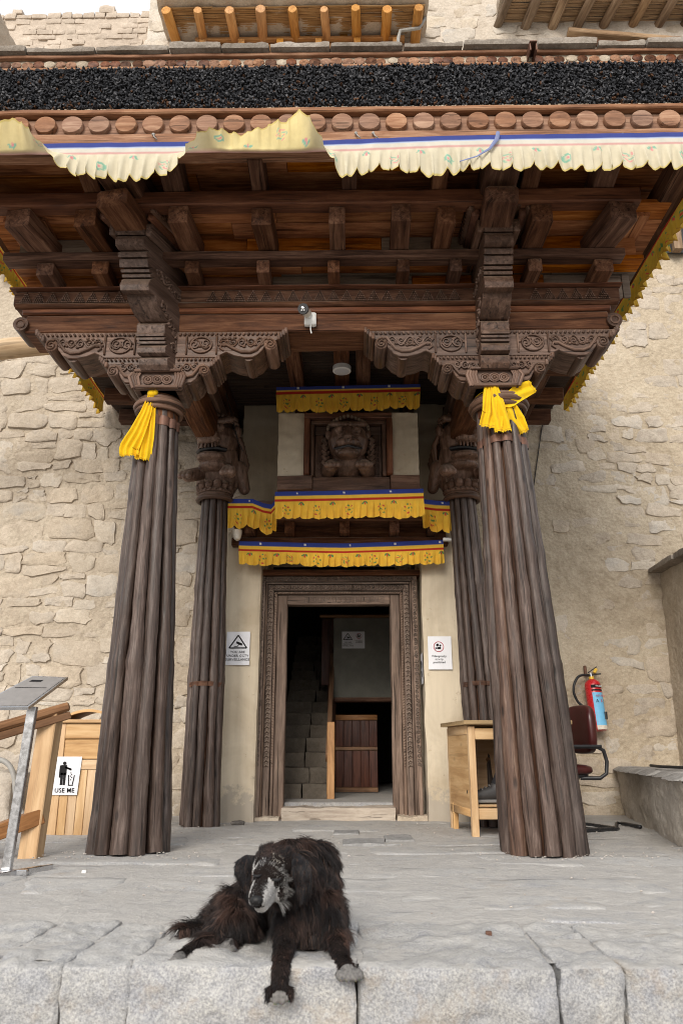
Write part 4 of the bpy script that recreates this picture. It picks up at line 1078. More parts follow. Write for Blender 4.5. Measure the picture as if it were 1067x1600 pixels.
# plastered wall above the doorway, behind the lions
uw = thing('upper_plaster_wall', 'shaded yellowish plaster wall behind the lion window and valances', 'wall', (-.15, 7.5, 3))
MB().grid(lambda u, v: (-1.12 + 2.12 * u, 7.35 + .012 * nz((u * 3, 0, v * 2), 2.2) + .006 * nz((u * 3, 0, v * 2), 9), 2.55 + 1.6 * v), 60, 40).build('plaster_face', 'plaster', uw, smooth=180)
MB().box((-.06, 7.66, 3.3), (2.1, .58, 1.7), 0).build('wall_core', 'mud', uw)
for s, x0, x1 in ((0, -.98, Xd(412)), (1, Xd(655), .86)):
    MB().box(((x0+x1)/2 + (-.1 if s == 0 else .1), 7.72, 1.25), (abs(x1-x0) + .2, .5, 2.6), 0).build('wall_core', 'mud', uw)
# ------------------------------------------------------------------ carved door frame
df = thing('carved_doorway', 'dark carved wooden door frame with stepped mouldings and fretted lintel', 'doorway', (-.13, YD, 0))
L0, R0 = Xd(445, 1100), Xd(612, 1100)
ztop0 = Zy(945, YD + .06)
bands = [(.0, .095, .05, 'inner_jamb'), (.097, .028, .02, 'bead_strip'), (.127, .058, -.01, 'petal_strip'), (.187, .018, -.03, 'fillet'), (.207, .052, -.05, 'outer_strip')]
for off, w, dy, nm in bands:
    y = YD + dy + .06
    a = off + w / 2
    zlo = zthr - .10 if nm != 'outer_strip' else -.02
    MB().beam((L0 - a, y, zlo), (L0 - a, y, ztop0 + off + w), w, .12, (0, 1, 0), seg=.1, ch=.007, jit=.005).build(nm, 'door_wood', df)
    MB().beam((R0 + a, y, zlo), (R0 + a, y, ztop0 + off + w), w, .12, (0, 1, 0), seg=.1, ch=.007, jit=.005).build(nm, 'door_wood', df)
    MB().beam((L0 - off, y, ztop0 + a), (R0 + off, y, ztop0 + a), .12, w - .003, seg=.1, ch=.006, jit=.004).build(nm.replace('jamb', 'lintel'), 'door_wood', df)
def along(fn):
    """run fn(point, tangent, outward) round the frame"""
    pass
def frame_run(mb, off, y, pitch, fn):
    zt_ = ztop0 + off; xa, xb = L0 - off, R0 + off
    n = int((zt_ - .45) / pitch)
    for i in range(n):
        z = .45 + (zt_ - .45) * (i + .5) / n
        fn(mb, V((xa, y, z)), V((0, 0, 1)), V((-1, 0, 0))); fn(mb, V((xb, y, z)), V((0, 0, 1)), V((1, 0, 0)))
    n = int((xb - xa) / pitch)
    for i in range(n): fn(mb, V((xa + (xb-xa) * (i+.5) / n, y, zt_)), V((1, 0, 0)), V((0, 0, 1)))
mb = MB()
def petal(mb, p, t, o):
    q = p + t * .010; mb.tube([p - t * .02 - o * .02, p - t * .004, p - t * .02 + o * .022], [.007, .012, .007], 6); mb.ball(p + t * .010, (.012, .010, .012), 6)
frame_run(mb, .156, YD - .012, .042, petal); mb.build('petal_carving', 'door_wood', df, smooth=60, kind='stuff')
mb = MB(); random.seed(4)
def chainl(mb, p, t, o): spiral(mb, p, t, o, .019, 1.2, random.choice((-1, 1)), .006, rnd(0, 6), 9)
frame_run(mb, .233, YD - .052, .040, chainl); mb.build('chain_carving', 'door_wood', df, smooth=60, kind='stuff')
mb = MB()
def bead(mb, p, t, o): mb.beam(p - t * .008 - o * .009, p + t * .006 + o * .009, .009, .012, (0, -1, 0), 9, .003, 0)
frame_run(mb, .111, YD + .018, .024, bead); mb.build('bead_carving', 'door_wood', df, smooth=60, kind='stuff')
mb = MB(); x = L0 + .16
while x < R0 - .06:
    zc = ztop0 + .048; y = YD + .048
    q = random.choice([((0, -.028), (0, .028), (.028, .028), (.028, -.012), (.012, -.012), (.012, .010)), ((.0, .028), (.034, .028), (.034, -.028), (.008, -.028), (.008, .008), (.022, .008)), ((0, -.028), (.032, -.028), (.032, .028), (.0, .028), (0, .0), (.018, .0))])
    for a, b in zip(q[:-1], q[1:]): mb.beam((x + a[0], y, zc + a[1]), (x + b[0], y, zc + b[1]), .008, .008, (0, -1, 0), 9, .001, 0)
    x += .046
mb.build('fret_carving', 'door_wood', df, kind='stuff')
MB().beam((L0 - .33, YD + .0, ztop0 + .29), (R0 + .33, YD + .0, ztop0 + .29), .16, .055, seg=.1, jit=.005).build('head_board', 'dark_wood', df)
mb = rock(MB(), (L0 - .01, YD - .06, -.03), (R0 + .02, YD + .16, zthr + .012), (30, 6, 6), .015, .010, 2); mb.build('threshold', 'sill_wood', df, smooth=180)
rock(MB(), (R0 + .02, YD - .1, -.04), (R0 + .30, YD + .1, .05), (10, 5, 3), .02, .015, 6).build('base_stone', 'stone', df, smooth=180)
rock(MB(), (L0 - .30, YD - .1, -.04), (L0 - .02, YD + .1, .035), (10, 5, 3), .02, .015, 7).build('base_stone', 'stone', df, smooth=180)
# ------------------------------------------------------------------ stair hall behind the door
hall = thing('stair_hall', None, None, (0, 9.3, 0)); tag(hall, kind='structure')
rw = lambda a, b, nm, m: MB().box(((a[0]+b[0])/2, (a[1]+b[1])/2, (a[2]+b[2])/2), (abs(b[0]-a[0]), abs(b[1]-a[1]), abs(b[2]-a[2])), 0).build(nm, m, hall)
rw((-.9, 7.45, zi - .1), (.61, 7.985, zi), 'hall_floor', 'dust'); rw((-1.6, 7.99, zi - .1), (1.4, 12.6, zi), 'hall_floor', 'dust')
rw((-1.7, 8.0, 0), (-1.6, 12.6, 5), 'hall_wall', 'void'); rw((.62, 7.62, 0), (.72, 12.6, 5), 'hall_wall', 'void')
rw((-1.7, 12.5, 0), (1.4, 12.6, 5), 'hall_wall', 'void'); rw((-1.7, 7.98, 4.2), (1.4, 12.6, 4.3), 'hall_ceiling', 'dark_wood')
for i in range(7):
    MB().beam((-1.6, 8.7 + i * .5, 3.6), (.62, 8.7 + i * .5, 3.6), .12, .14).build('hall_joist', 'dark_wood', hall)
st = thing('stairs', 'worn stone stairs climbing into the dark inside the doorway', 'stairs', (-.5, 8, zi))
sx0, sx1 = P(440, 1200, Y=8.0).x - .1, P(511, 1200, Y=8.0).x
rise, run = .146, .25
random.seed(8)
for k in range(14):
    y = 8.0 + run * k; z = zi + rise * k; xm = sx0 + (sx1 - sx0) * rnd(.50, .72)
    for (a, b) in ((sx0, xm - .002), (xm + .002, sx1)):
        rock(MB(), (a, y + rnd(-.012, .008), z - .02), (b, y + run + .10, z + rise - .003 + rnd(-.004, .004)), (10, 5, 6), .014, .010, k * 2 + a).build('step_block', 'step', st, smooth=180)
hr_ = thing('stair_rail', 'orange wooden post with dark sloping hand rail beside the inner stairs', 'hand rail', (-.2, 8, zi))
xp = P(517, 1200, Y=8.02).x
MB().beam((xp, 8.02, zi - .01), (xp, 8.02, Zy(1128, 8.02)), .075, .06, (0, 1, 0)).build('post', 'new_wood', hr_)
MB().beam((xp - .03, 8.06, Zy(1185, 8.06)), (xp - .02, 9.8, Zy(1000, 9.8)), .05, .10).build('rail', 'rail_wood', hr_)
MB().beam((xp - .035, 9.5, .9), (xp - .02, 9.5, Zy(985, 9.5)), .10, .05, (0, 1, 0)).build('upper_post', 'dark_wood', hr_)
pw = thing('partition_wall', 'dim grey green partition inside the doorway carrying a double notice', 'wall', (.15, 9.2, 0))
pa, pb = P(522, 1000, Y=9.2).x, P(609, 1000, Y=9.2).x
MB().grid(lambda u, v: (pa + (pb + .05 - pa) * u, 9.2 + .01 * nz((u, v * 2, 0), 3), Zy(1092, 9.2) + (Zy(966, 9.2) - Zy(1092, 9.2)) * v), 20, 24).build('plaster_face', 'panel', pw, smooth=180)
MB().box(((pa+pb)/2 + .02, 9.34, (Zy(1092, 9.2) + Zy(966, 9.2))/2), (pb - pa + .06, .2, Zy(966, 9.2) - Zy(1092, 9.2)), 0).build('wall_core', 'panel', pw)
MB().beam((P(500, 962, Y=9.15).x, 9.15, Zy(963, 9.15)), (pb, 9.15, Zy(963, 9.15)), .08, .03).build('top_plank', 'rail_wood', pw)
MB().beam((pa, 9.15, Zy(1094, 9.2)), (pb + .05, 9.15, Zy(1094, 9.2)), .2, .05).build('shelf', 'dark_wood', pw)
MB().box(((P(503, 1000, Y=9.5).x + pa)/2, 9.5, 1.75), (pa - P(503, 1000, Y=9.5).x, .05, .8), 0).build('brown_panel', 'cup_wood', pw)
cb = thing('cupboard', 'red brown wooden cupboard under the niche inside the doorway', 'cupboard', (.1, 9.2, zi))
ca_, cbx = P(524, 1180, Y=9.2).x, P(590, 1180, Y=9.2).x; cz0, cz1 = zi, Zy(1117, 9.2)
MB().box(((ca_+cbx)/2, 9.42, (cz0+cz1)/2), (cbx - ca_, .4, cz1 - cz0)).build('carcass', 'cup_wood', cb)
for zz_, h in ((cz1 - .03, .06), ((cz0 + cz1)/2 + .05, .04), (cz0 + .03, .05)):
    MB().box(((ca_+cbx)/2, 9.205, zz_), (cbx - ca_, .03, h)).build('rail', 'rail_wood', cb)
n = 5
for i in range(n):
    for (a, b) in ((cz0 + .06, (cz0+cz1)/2 + .028), ((cz0+cz1)/2 + .072, cz1 - .062)):
        MB().box((ca_ + (cbx-ca_) * (i + .5) / n, 9.214, (a+b)/2), ((cbx-ca_)/n - .004, .018, b - a)).build('board', 'cup_wood', cb)
# ------------------------------------------------------------------ lintel block over the door and lion window
lb = thing('door_canopy', 'dark timber canopy of beams and joist ends above the doorway', 'canopy', (-.15, 7.1, 2.6))
for (y, z0, z1, pxa, pxb) in ((7.02, Zy(850, 7.0) + .002, Zy(838, 7.0), 362, 700), (7.10, Zy(838, 7.0) + .003, Zy(818, 7.1), 366, 697), (6.86, Zy(817, 6.86) + .03, Zy(796, 6.86), 358, 705)):
    MB().beam((Xp(pxa, 840, y), y + .15, (z0+z1)/2), (Xp(pxb, 840, y), y + .15, (z0+z1)/2), .3, z1 - z0, seg=.12, jit=.004).build('beam', 'dark_wood', lb)
z0, z1 = Zy(835, 6.97), Zy(812, 6.97)
for px in (390, 452, 538, 616, 676):
    MB().beam((Xp(px, 825, 6.9), 6.9, (z0+z1)/2), (Xp(px, 825, 6.9), 7.3, (z0+z1)/2), .09, z1-z0).build('joist_end', 'dark_wood', lb)
for s, pxa, pxb in ((0, 352, 436), (1, 655, 708)):
    y = 6.90; MB().beam((Xp(pxa, 785, y), y + .2, Zy(789, y)), (Xp(pxb, 785, y), y + .2, Zy(789, y)), .4, .10, seg=.1).build('cornice', 'carved_wood', lb)
YWN = 6.62
lw = thing('lion_window', 'framed window box with cream side piers above the doorway', 'window', (-.1, YWN, 3))
za, zb = Zy(764, YWN), Zy(742, YWN)
wx0, wx1 = Xp(433, 750, YWN), Xp(656, 750, YWN)
MB().beam((wx0, YWN + .2, (za+zb)/2), (Xp(488, 750, YWN), YWN + .2, (za+zb)/2), .4, zb - za, jit=.006, seg=.08).build('sill_beam', 'carved_wood', lw)
MB().beam((Xp(610, 750, YWN), YWN + .2, (za+zb)/2), (wx1, YWN + .2, (za+zb)/2), .4, zb - za, jit=.006, seg=.08).build('sill_beam', 'carved_wood', lw)
MB().beam((Xp(488, 750, YWN), YWN + .22, (za+zb)/2 - .01), (Xp(610, 750, YWN), YWN + .22, (za+zb)/2 - .01), .4, zb - za, jit=.006, seg=.08).build('sill_beam', 'carved_wood', lw)
ztw = Zy(648, YWN)
for pa_, pb_, sd in ((434, 476, 1), (612, 654, 2)):
    x0, x1 = Xp(pa_, 700, YWN), Xp(pb_, 700, YWN)
    mb = MB(); mb.grid(lambda u, v: (x0 + (x1-x0) * u + (.008 * nz((v * 6, sd, 0), 2) if u in (0, 1) else 0), YWN + .03 + .012 * nz((u, v * 3, sd), 3) + .006 * nz((u, v * 3, sd), 11), zb + (ztw - zb + .03) * v), 10, 26)
    mb.grid(lambda u, v: (x0 + (x1-x0) * (0 if sd == 1 else 1), YWN + .03 + .7 * u, zb + (ztw - zb + .03) * v), 4, 10, flip=(sd == 1))
    mb.build('plaster_pier', 'plaster', lw, smooth=180)
# frame: nested rectangles
fx0, fx1 = Xp(475, 700, YWN), Xp(613, 700, YWN); fz0, fz1 = zb, Zy(647, YWN)
def rect(x0, x1, z0, z1, w, y, dep, nm, m):
    MB().beam((x0, y, z1 - w/2), (x1, y, z1 - w/2), dep, w, seg=.1, jit=.003).build(nm, m, lw)
    for xx in (x0 + w/2, x1 - w/2): MB().beam((xx, y, z0), (xx, y, z1 - w - .001), w, dep, (0, 1, 0), seg=.1, jit=.003).build(nm, m, lw)
rect(fx0, fx1, fz0, fz1, .055, YWN + .01, .10, 'outer_frame', 'red_wood')
rect(fx0 + .057, fx1 - .057, fz0, fz1 - .057, .038, YWN + .06, .10, 'middle_frame', 'carved_wood')
rect(fx0 + .097, fx1 - .097, fz0, fz1 - .097, .085, YWN + .11, .08, 'inner_frame', 'carved_wood')
mb = MB(); random.seed(6)
for xx in (fx0 + .14, fx1 - .14):
    z = fz0 + .03
    while z < fz1 - .25:
        for s in (-1, 1): mb.beam((xx + s * .02, YWN + .066, z), (xx + s * .02, YWN + .066, z + .035), .008, .008, (0, -1, 0), 9, .001, 0)
        mb.beam((xx - .02, YWN + .066, z), (xx + .02, YWN + .066, z), .008, .008, (0, -1, 0), 9, .001, 0); mb.beam((xx, YWN + .066, z + .012), (xx, YWN + .066, z + .05), .008, .008, (0, -1, 0), 9, .001, 0); z += .055
for s in (-1, 1):
    for k in range(4): spiral(mb, ((fx0+fx1)/2 + s * (.235 - .035 * k), YWN + .11, fz1 - .21), (1, 0, 0), (0, 0, 1), .026, 1.2, s, .008, 0, 9)
mb.build('fret_carving', 'carved_wood', lw, kind='stuff')
MB().box(((fx0+fx1)/2, YWN + .62, (fz0+fz1)/2), (fx1-fx0, .03, fz1-fz0), 0).build('dark_back', 'black', lw)
# the lion looking out of the window
lc = V(((fx0+fx1)/2 + .0, YWN, zb)); ln = thing('window_lion', 'carved wooden lion with round eyes and beaded brow leaning out of the window', 'carving', lc)
Rm = Matrix.Translation(lc)
b = MB(Rm); hz = .245; Rm = Rm @ Matrix.Translation((0, -.07, 0)) @ Matrix.Scale(1.22, 4); b.M = Rm
b.ball((0, .02, hz), (.155, .15, .17)); b.ball((0, -.03, hz - .085), (.115, .12, .075)); b.ball((0, -.11, hz - .045), (.075, .06, .05))
b.ball((-.045, -.14, hz - .062), (.045, .04, .035)); b.ball((.045, -.14, hz - .062), (.045, .04, .035)); b.ball((0, -.165, hz - .025), (.033, .03, .024))
b.ball((0, -.08, hz - .13), (.085, .07, .035)); b.cap((0, .1, hz - .1), (0, .3, hz - .2), .14, .15)
for s in (-1, 1):
    b.ball((s * .064, -.115, hz + .045), (.034, .03, .032)); b.cap((s * .02, -.14, hz + .082), (s * .12, -.09, hz + .105), .017, .022)
    b.ball((s * .15, .04, hz + .07), (.025, .04, .045)); b.cap((s * .17, .22, .06), (s * .12, -.06, .03), .065, .05)
    for k in (-1.5, -.5, .5, 1.5): b.cap((s * .115 + k * .028, -.07, .035), (s * .115 + k * .031, -.125, .012), .024, .022)
remesh(b, 'lion_body', 'lion_wood', ln, .0055, 1)
m = MB(Rm)
for k in range(17):
    a = math.pi * (k + .3) / 16.6; m.ball((.152 * math.cos(a), -.055 + .05 * abs(math.cos(a)), hz + .10 + .085 * math.sin(a)), (.014, .014, .016), 7)
m.build('brow_beads', 'grey_wood', ln, smooth=70, kind='stuff')
for s in (-1, 1): MB(Rm).ball((s * .064, -.145, hz + .045), .019, 10).build('eye', 'lion_wood', ln, smooth=180)
MB(Rm).tube([(-.10, -.10, hz - .095), (-.05, -.155, hz - .108), (0, -.165, hz - .098), (.05, -.155, hz - .108), (.10, -.10, hz - .095)], .009, 6).build('mouth', 'black', ln)
m = MB(Rm)
for s in (-1, 1):
    for k in range(5): m.tube([(s * .15, .06, hz + .06 - k * .04), (s * .185, .03, hz + .02 - k * .045), (s * .165, .0, hz - .03 - k * .04)], [.018, .022, .008], 6)
m.build('mane', 'lion_wood', ln, smooth=70, kind='stuff')
# ================================================================== cloth valances
BLUE, YEL, RED, CREAM = (.04, .065, .30), (.95, .585, .07), (.55, .035, .02), (.66, .60, .45)
GRN, PNK = (.13, .30, .10), (.66, .08, .07)
def motif(u, v, hgt, kind, fade=0.0):
    """flat printed flowers; u,v in metres from the flower's middle"""
    r = math.hypot(u, v); a = math.atan2(v, u)
    g = tuple(x * (1-fade) + y * fade for x, y in zip(GRN, (.35, .62, .55))); p = tuple(x * (1-fade) + y * fade for x, y in zip(PNK, (.80, .42, .45)))
    if kind == 0:                                     # ring of dots
        for k in range(7):
            b = k * 2 * math.pi / 7; 
            if math.hypot(u - .030 * math.cos(b), v - .040 * math.sin(b)) < .0078: return p if k % 2 else g
        if r < .008: return g
    elif kind == 1:                                   # three leaves at the band
        for k, (b, c) in enumerate(((-2.3, g), (-1.57, p), (-.84, g))):
            uu, vv = u - .020 * math.cos(b), v - .020 * math.sin(b); al = uu * math.cos(b) + vv * math.sin(b); ac = -uu * math.sin(b) + vv * math.cos(b)
            if (al / .018) ** 2 + (ac / .008) ** 2 < 1: return c
    elif kind == 2:                                   # pinwheel
        if .010 < r < .036:
            q = (a - r * 55) % (math.pi / 3)
            if q < .42: return p if int((a - r * 55) // (math.pi / 3)) % 2 else g
    elif kind == 3:
        if .018 < r < .030: return g
        if r < .010: return p
    return None
def valance(name, label, path, hgt, bands_, group=None, pitch=.062, amp=.030, out=(0, -1, 0), main=YEL, seed=1, fade=0.0, hem=.012, motifs=(0, 1), step=.26, cat='valance', flipfn=None, sag=0.0, lenfn=None, res=.0065, trim=None):
    random.seed(seed); path = [V(p) for p in path]; out = V(out)
    ds = [0]
    for a, b in zip(path[:-1], path[1:]): ds.append(ds[-1] + (b-a).length)
    L = ds[-1]
    def at(s):
        for i in range(len(path) - 1):
            if s <= ds[i+1] or i == len(path) - 2:
                f = (s - ds[i]) / (ds[i+1] - ds[i]); return path[i].lerp(path[i+1], f)
    bt = sum(b[0] for b in bands_)       # height of the sewn bands
    nu = int(L / res); nv = 34
    # irregular pleats
    ph = [0.0]; 
    for i in range(nu): ph.append(ph[-1] + 2 * math.pi * res / (pitch * (1 + .45 * noise.noise(V((i * res * 4, seed, 0))))))
    mot = []; s = step * .4; k = seed
    while s < L:
        mot.append((s, k)); s += step * rnd(.85, 1.15) * .5; k += 1
    def fn(u, v):
        i = min(nu, int(round(u * nu))); s = u * L; h = v * hgt
        p = at(s).copy(); p.z -= sag * 4 * (s / L) * (1 - s / L)
        w = max(0, (h - bt) / (hgt - bt)) if h > bt else 0
        A = amp * (.8 + .5 * noise.noise(V((s * 5, seed, 3))))
        wav = math.sin(ph[i]) + .35 * math.sin(ph[i] * 2.1 + 1.3)
        o = out * (.012 + A * (w ** .7) * (wav + .6)) + out * .004 * noise.noise(V((s * 8, h * 9, seed)))
        hl = h * (1 + (hem / hgt) * w * (1 - .85 * (flipfn(p.x) if flipfn else 0)) * (math.sin(ph[i] * .5 + 1) * .8 + 2.0 * noise.noise(V((s * 3.1, seed, 7)))))
        lat = (path[-1] - path[0]).normalized() * (A * .5 * w * math.cos(ph[i]))
        if flipfn is None: return p + o + V((0, 0, -hl)) + lat
        F = flipfn(p.x)
        if h <= bt: return p + o + V((0, 0, -h))
        th = F * math.pi; q = (hl - bt) * (1 if lenfn is None else lenfn(p.x)); d = V((0, 0, -math.cos(th))) + out * math.sin(th)
        pb = p + out * (.012 + .03 * math.sin(th) + .012 * F) + V((0, 0, -bt + .02 * F))
        return pb + d * q + out * A * (w ** .7) * (wav + .5) * (1 - .6 * F) + lat * (1 - .6 * F) + (out * .035 + V((0, 0, .018))) * F * (w ** .6) * noise.noise(V((s * 9, h * 4, seed + 2)))
    edges = []; acc = 0
    for hh, c in bands_: edges.append((acc, acc + hh, c)); acc += hh
    def cf(u, v):
        s = u * L; h = v * hgt
        for a, b, c in edges:
            if a <= h < b:
                if c == BLUE and abs(h - (a+b)/2) < .008 and abs((s % .42) - .2) < .009: return (.7, .7, .7)
                return c
        if v > .965 and trim: return trim
        for (ms, k) in mot:
            if abs(s - ms) < .045:
                kd = motifs[k % len(motifs)]; cy = bt + .008 if kd == 1 else bt + (hgt - bt) * .52
                c = motif(s - ms, cy - h, hgt, kd, fade)
                if c: return c
        n = noise.noise(V((s * 2.2, h * 3, seed)))
        f = flipfn(at(s).x) if flipfn else 0
        mc = tuple(x * (1-f) + y * f for x, y in zip(main, (.74, .62, .30)))
        return tuple(x * (1 + .06 * n) for x in mc)
    mb = MB(); mb.grid(fn, nu, nv, colfn=cf); o = mb.build(name, 'cloth', None, smooth=180)
    return tag(o, label, cat, group, 'thing')
G = 'yellow printed cloth valances over the doorway'
B3 = [(.042, BLUE), (.030, YEL), (.024, RED)]
y = 6.45
valance('cloth_valance', 'highest yellow valance with blue band, hung just under the dark porch ceiling', [P(432, 606, Y=y), P(656, 601, Y=y)], Zy(603, y) - Zy(640, y) + .01, [(.03, BLUE), (.02, YEL), (.025, RED)], G, seed=2, hem=.02)
y = 6.55
valance('cloth_valance', 'widest lit yellow valance with blue band directly under the window lion', [P(430, 769, Y=y), P(546, 767, Y=y), P(661, 764, Y=y)], Zy(766, y) - Zy(809, y), B3, G, seed=5, motifs=(1, 0))
y = 6.84
valance('cloth_valance', 'short sagging yellow valance beside the left lion capital', [P(357, 780, Y=y), P(395, 780, Y=y), P(412, 787, Y=y), P(424, 789, Y=y), P(434, 778, Y=y)], Zy(780, y) - Zy(824, y), B3, G, seed=6, hem=.03)
valance('cloth_valance', 'short yellow valance hanging right of the lion window behind the front column', [P(657, 780, Y=y), P(680, 783, Y=y), P(707, 784, Y=y)], Zy(782, y) - Zy(825, y), B3, G, seed=8, hem=.03)
y = 6.96
valance('cloth_valance', 'lowest yellow valance with pinwheel prints hung right above the door frame', [P(374, 846, Y=y), P(535, 848, Y=y), P(692, 844, Y=y)], Zy(847, y) - Zy(883, y), B3, G, seed=9, motifs=(2, 1, 0, 1), sag=.01)
# side fringes under the eaves
G2 = 'yellow fringes hung under the side eaves'
XL_, XR_ = -2.68, 2.30
valance('eave_fringe', 'yellow cloth fringe along the left side eave, seen from inside', [(XL_, 4.05, 4.29), (XL_, 7.6, 4.29)], .20, [(.02, YEL), (.02, RED)], G2, out=(-1, 0, 0), main=(.62, .40, .05), seed=14, motifs=(1, 0), trim=(.45, .25, .03), cat='fringe', hem=.03)
valance('eave_fringe', 'yellow cloth fringe along the right side eave against the pale stones', [(XR_, 4.05, 4.30), (XR_, 7.7, 4.30)], .20, [(.02, YEL), (.02, RED)], G2, out=(1, 0, 0), main=(.62, .40, .05), seed=15, motifs=(3, 1, 0), trim=(.45, .25, .03), cat='fringe', hem=.03)
# the cream front valance, flipped up left of the middle
y = YF - .055
def sm(a, b, x): t = max(0, min(1, (x - a) / (b - a))); return t * t * (3 - 2 * t)
xq = lambda px: Xp(px, 230, y)
def flip(x):
    f = sm(xq(262), xq(368), x) * (1 - sm(xq(466), xq(535), x)) * .95
    g = (1 - sm(xq(30), xq(125), x)) * sm(xq(-60), xq(10), x) * .85
    return max(f, g)
def lenf(x): return 1.0 - .42 * sm(xq(270), xq(335), x) * (1 - sm(xq(350), xq(450), x)) + .50 * math.exp(-((x - xq(466)) / .06) ** 2) - .5 * math.exp(-((x - xq(506)) / .07) ** 2) - .5 * math.exp(-((x - xq(78)) / .1) ** 2)
valance('front_valance', 'long faded cream cloth valance along the porch front, flipped up left of its middle', [(XW0 + .1, y, Zy(222, y)), (xq(330), y, Zy(221, y)), (xq(450), y, Zy(223, y)), (xq(700), y, Zy(216, y)), (XW1 - .05, y, Zy(214, y))], Zy(216, y) - Zy(270, y), [(.035, (.05, .07, .27)), (.006, (.42, .5, .7)), (.03, (.66, .63, .55)), (.022, (.62, .36, .33))], pitch=.07, amp=.026, main=CREAM, seed=20, fade=.6, hem=.028, motifs=(2, 1, 3, 1), step=.36, flipfn=flip, lenfn=lenf, res=.008, trim=(.62, .50, .18))
for px, py in ((240, 210), (556, 208), (583, 208), (972, 210)):
    c = P(px, py, Y=YF - .03); k = thing('cloth_tie', {240: 'small grey scrap of string nailed to the fascia left of the flipped cloth', 556: 'small string knot on the fascia just right of the cloth peak', 583: 'second string knot right of the cloth peak on the fascia', 972: 'small grey rag knot on the fascia near the right edge'}[px], 'string', c, 'string ties on the fascia plank')
    m = MB(); m.ball(c, (.012, .010, .010), 8); m.tube([c, c + V((.01, -.012, -.03)), c + V((.03, -.01, -.05))], .004, 5); m.build('knot', 'hose', k, smooth=180)
ba = [P(a, b, Y=YF - .09) for a, b in ((778, 206), (776, 217), (765, 232), (745, 244), (718, 252))]
tag(MB().tube(ba, [.012, .014, .009, .005, .004], 8, flat=.4).build('blue_ribbon', plain('blue_ribbon', (.16, .19, .34), .8)), 'thin blue grey ribbon dangling over the front valance right of middle', 'ribbon', None, 'thing')
# ------------------------------------------------------------------ yellow scarves
def strip(t, pts, widths, nm='scarf_tail', fold=.012, seed=0, nrm=(0, -1, 0), folds=3, fray=.014):
    """hanging cloth strip: pts centre line, widths across"""
    pts = [V(p) for p in pts]; nr = V(nrm)
    def fn(u, v):
        f = v * (len(pts) - 1); i = min(len(pts) - 2, int(f)); k = f - i
        c = pts[i].lerp(pts[i+1], k); d = (pts[min(i+1, len(pts)-1)] - pts[max(0, i)]).normalized(); w = widths[i] + (widths[i+1] - widths[i]) * k
        ac = d.cross(nr).normalized()
        q = c + ac * (u - .5) * w + nr * fold * (math.sin(u * folds * 3.2 * math.pi + seed + 1.5 * math.sin(v * 3 + seed)) + .5 * noise.noise(V((u * 3, v * 5, seed)))) * min(1, .35 + v)
        if v > .999: q += d * fray * noise.noise(V((u * 60, seed, 1))) * 1.4
        return q
    mb = MB(); mb.grid(fn, 40, 50, colfn=lambda u, v: (.62, .36, .02) if v > .93 and int(v * 400) % 3 == 0 else (.86, .55, .015))
    return mb.build(nm, 'cloth', t, smooth=180)
def wrap(t, c, r, z, tiltv, hh=.055):
    mb = MB()
    def fn(u, v):
        a = 2 * math.pi * u - math.pi / 2; rr = r * (1 + .02 * math.sin(a * 5 + v * 4)) + .012 * math.sin(v * math.pi) + .006 * math.sin(v * 14 + a * 2)
        return c + V((math.cos(a) * rr, math.sin(a) * rr, z + (v - .5) * hh + tiltv * math.cos(a)))
    mb.grid(fn, 60, 14, colfn=lambda u, v: (.86, .55, .015)); mb.build('scarf_wrap', 'cloth', t, smooth=180)
s1 = thing('yellow_scarf', 'yellow scarf knotted round the left column top with two long hanging tails', 'scarf', TL, 'yellow scarves on the front columns')
rL = .092 + .043
wrap(s1, TL, rL * 1.03, .115, .0)
ys_ = YC - rL - .02
k0 = P(238, 615, Y=ys_)
m = MB(); m.ball(k0, (.035, .028, .030), 14); m.ball(k0 + V((.025, -.006, .005)), (.02, .02, .026), 12); o = m; o.hascol = True; o.c = [(.86, .55, .015, 1)] * len(o.v); o.build('knot', 'cloth', s1, smooth=180)
strip(s1, [k0 + V((0, -.01, .0)), P(228, 645, Y=ys_ - .02), P(215, 675, Y=ys_ - .03), P(203, 700, Y=ys_ - .02), P(203, 712, Y=ys_ - .02)], [.04, .085, .12, .14, .13], seed=1, folds=2)
strip(s1, [k0 + V((.012, -.004, -.005)), P(236, 645, Y=ys_), P(231, 680, Y=ys_ - .012), P(225, 706, Y=ys_ - .012), P(222, 718, Y=ys_ - .01)], [.03, .07, .095, .11, .10], seed=4, folds=1.5)
s2 = thing('yellow_scarf', 'yellow scarf tied round the right column top with one tail sticking out right', 'scarf', TR, 'yellow scarves on the front columns')
rR = .118 + .045
wrap(s2, TR, rR * 1.0, .10, .0)
ys_ = YC - rR - .02
k1 = P(764, 604, Y=ys_)
strip(s2, [k1 + V((.0, 0, .01)), P(768, 620, Y=ys_ - .015), P(770, 645, Y=ys_ - .02), P(766, 668, Y=ys_ - .02)], [.07, .125, .15, .16], seed=2, folds=2)
strip(s2, [k1 + V((.03, -.01, .01)), P(778, 630, Y=ys_ - .03), P(782, 655, Y=ys_ - .03), P(786, 674, Y=ys_ - .03)], [.05, .09, .11, .115], seed=5, folds=1)
strip(s2, [P(776, 628, Y=ys_ + .01), P(795, 626, Y=ys_ - .0), P(812, 612, Y=ys_ + .01), P(832, 603, Y=ys_ + .02)], [.06, .10, .12, .10], seed=7, folds=1, fold=.008, nm='side_tail')
strip(s2, [P(786, 626, Y=ys_ + .015), P(798, 640, Y=ys_ + .02), P(808, 658, Y=ys_ + .03), P(818, 676, Y=ys_ + .04)], [.06, .10, .11, .075], seed=9, folds=1)
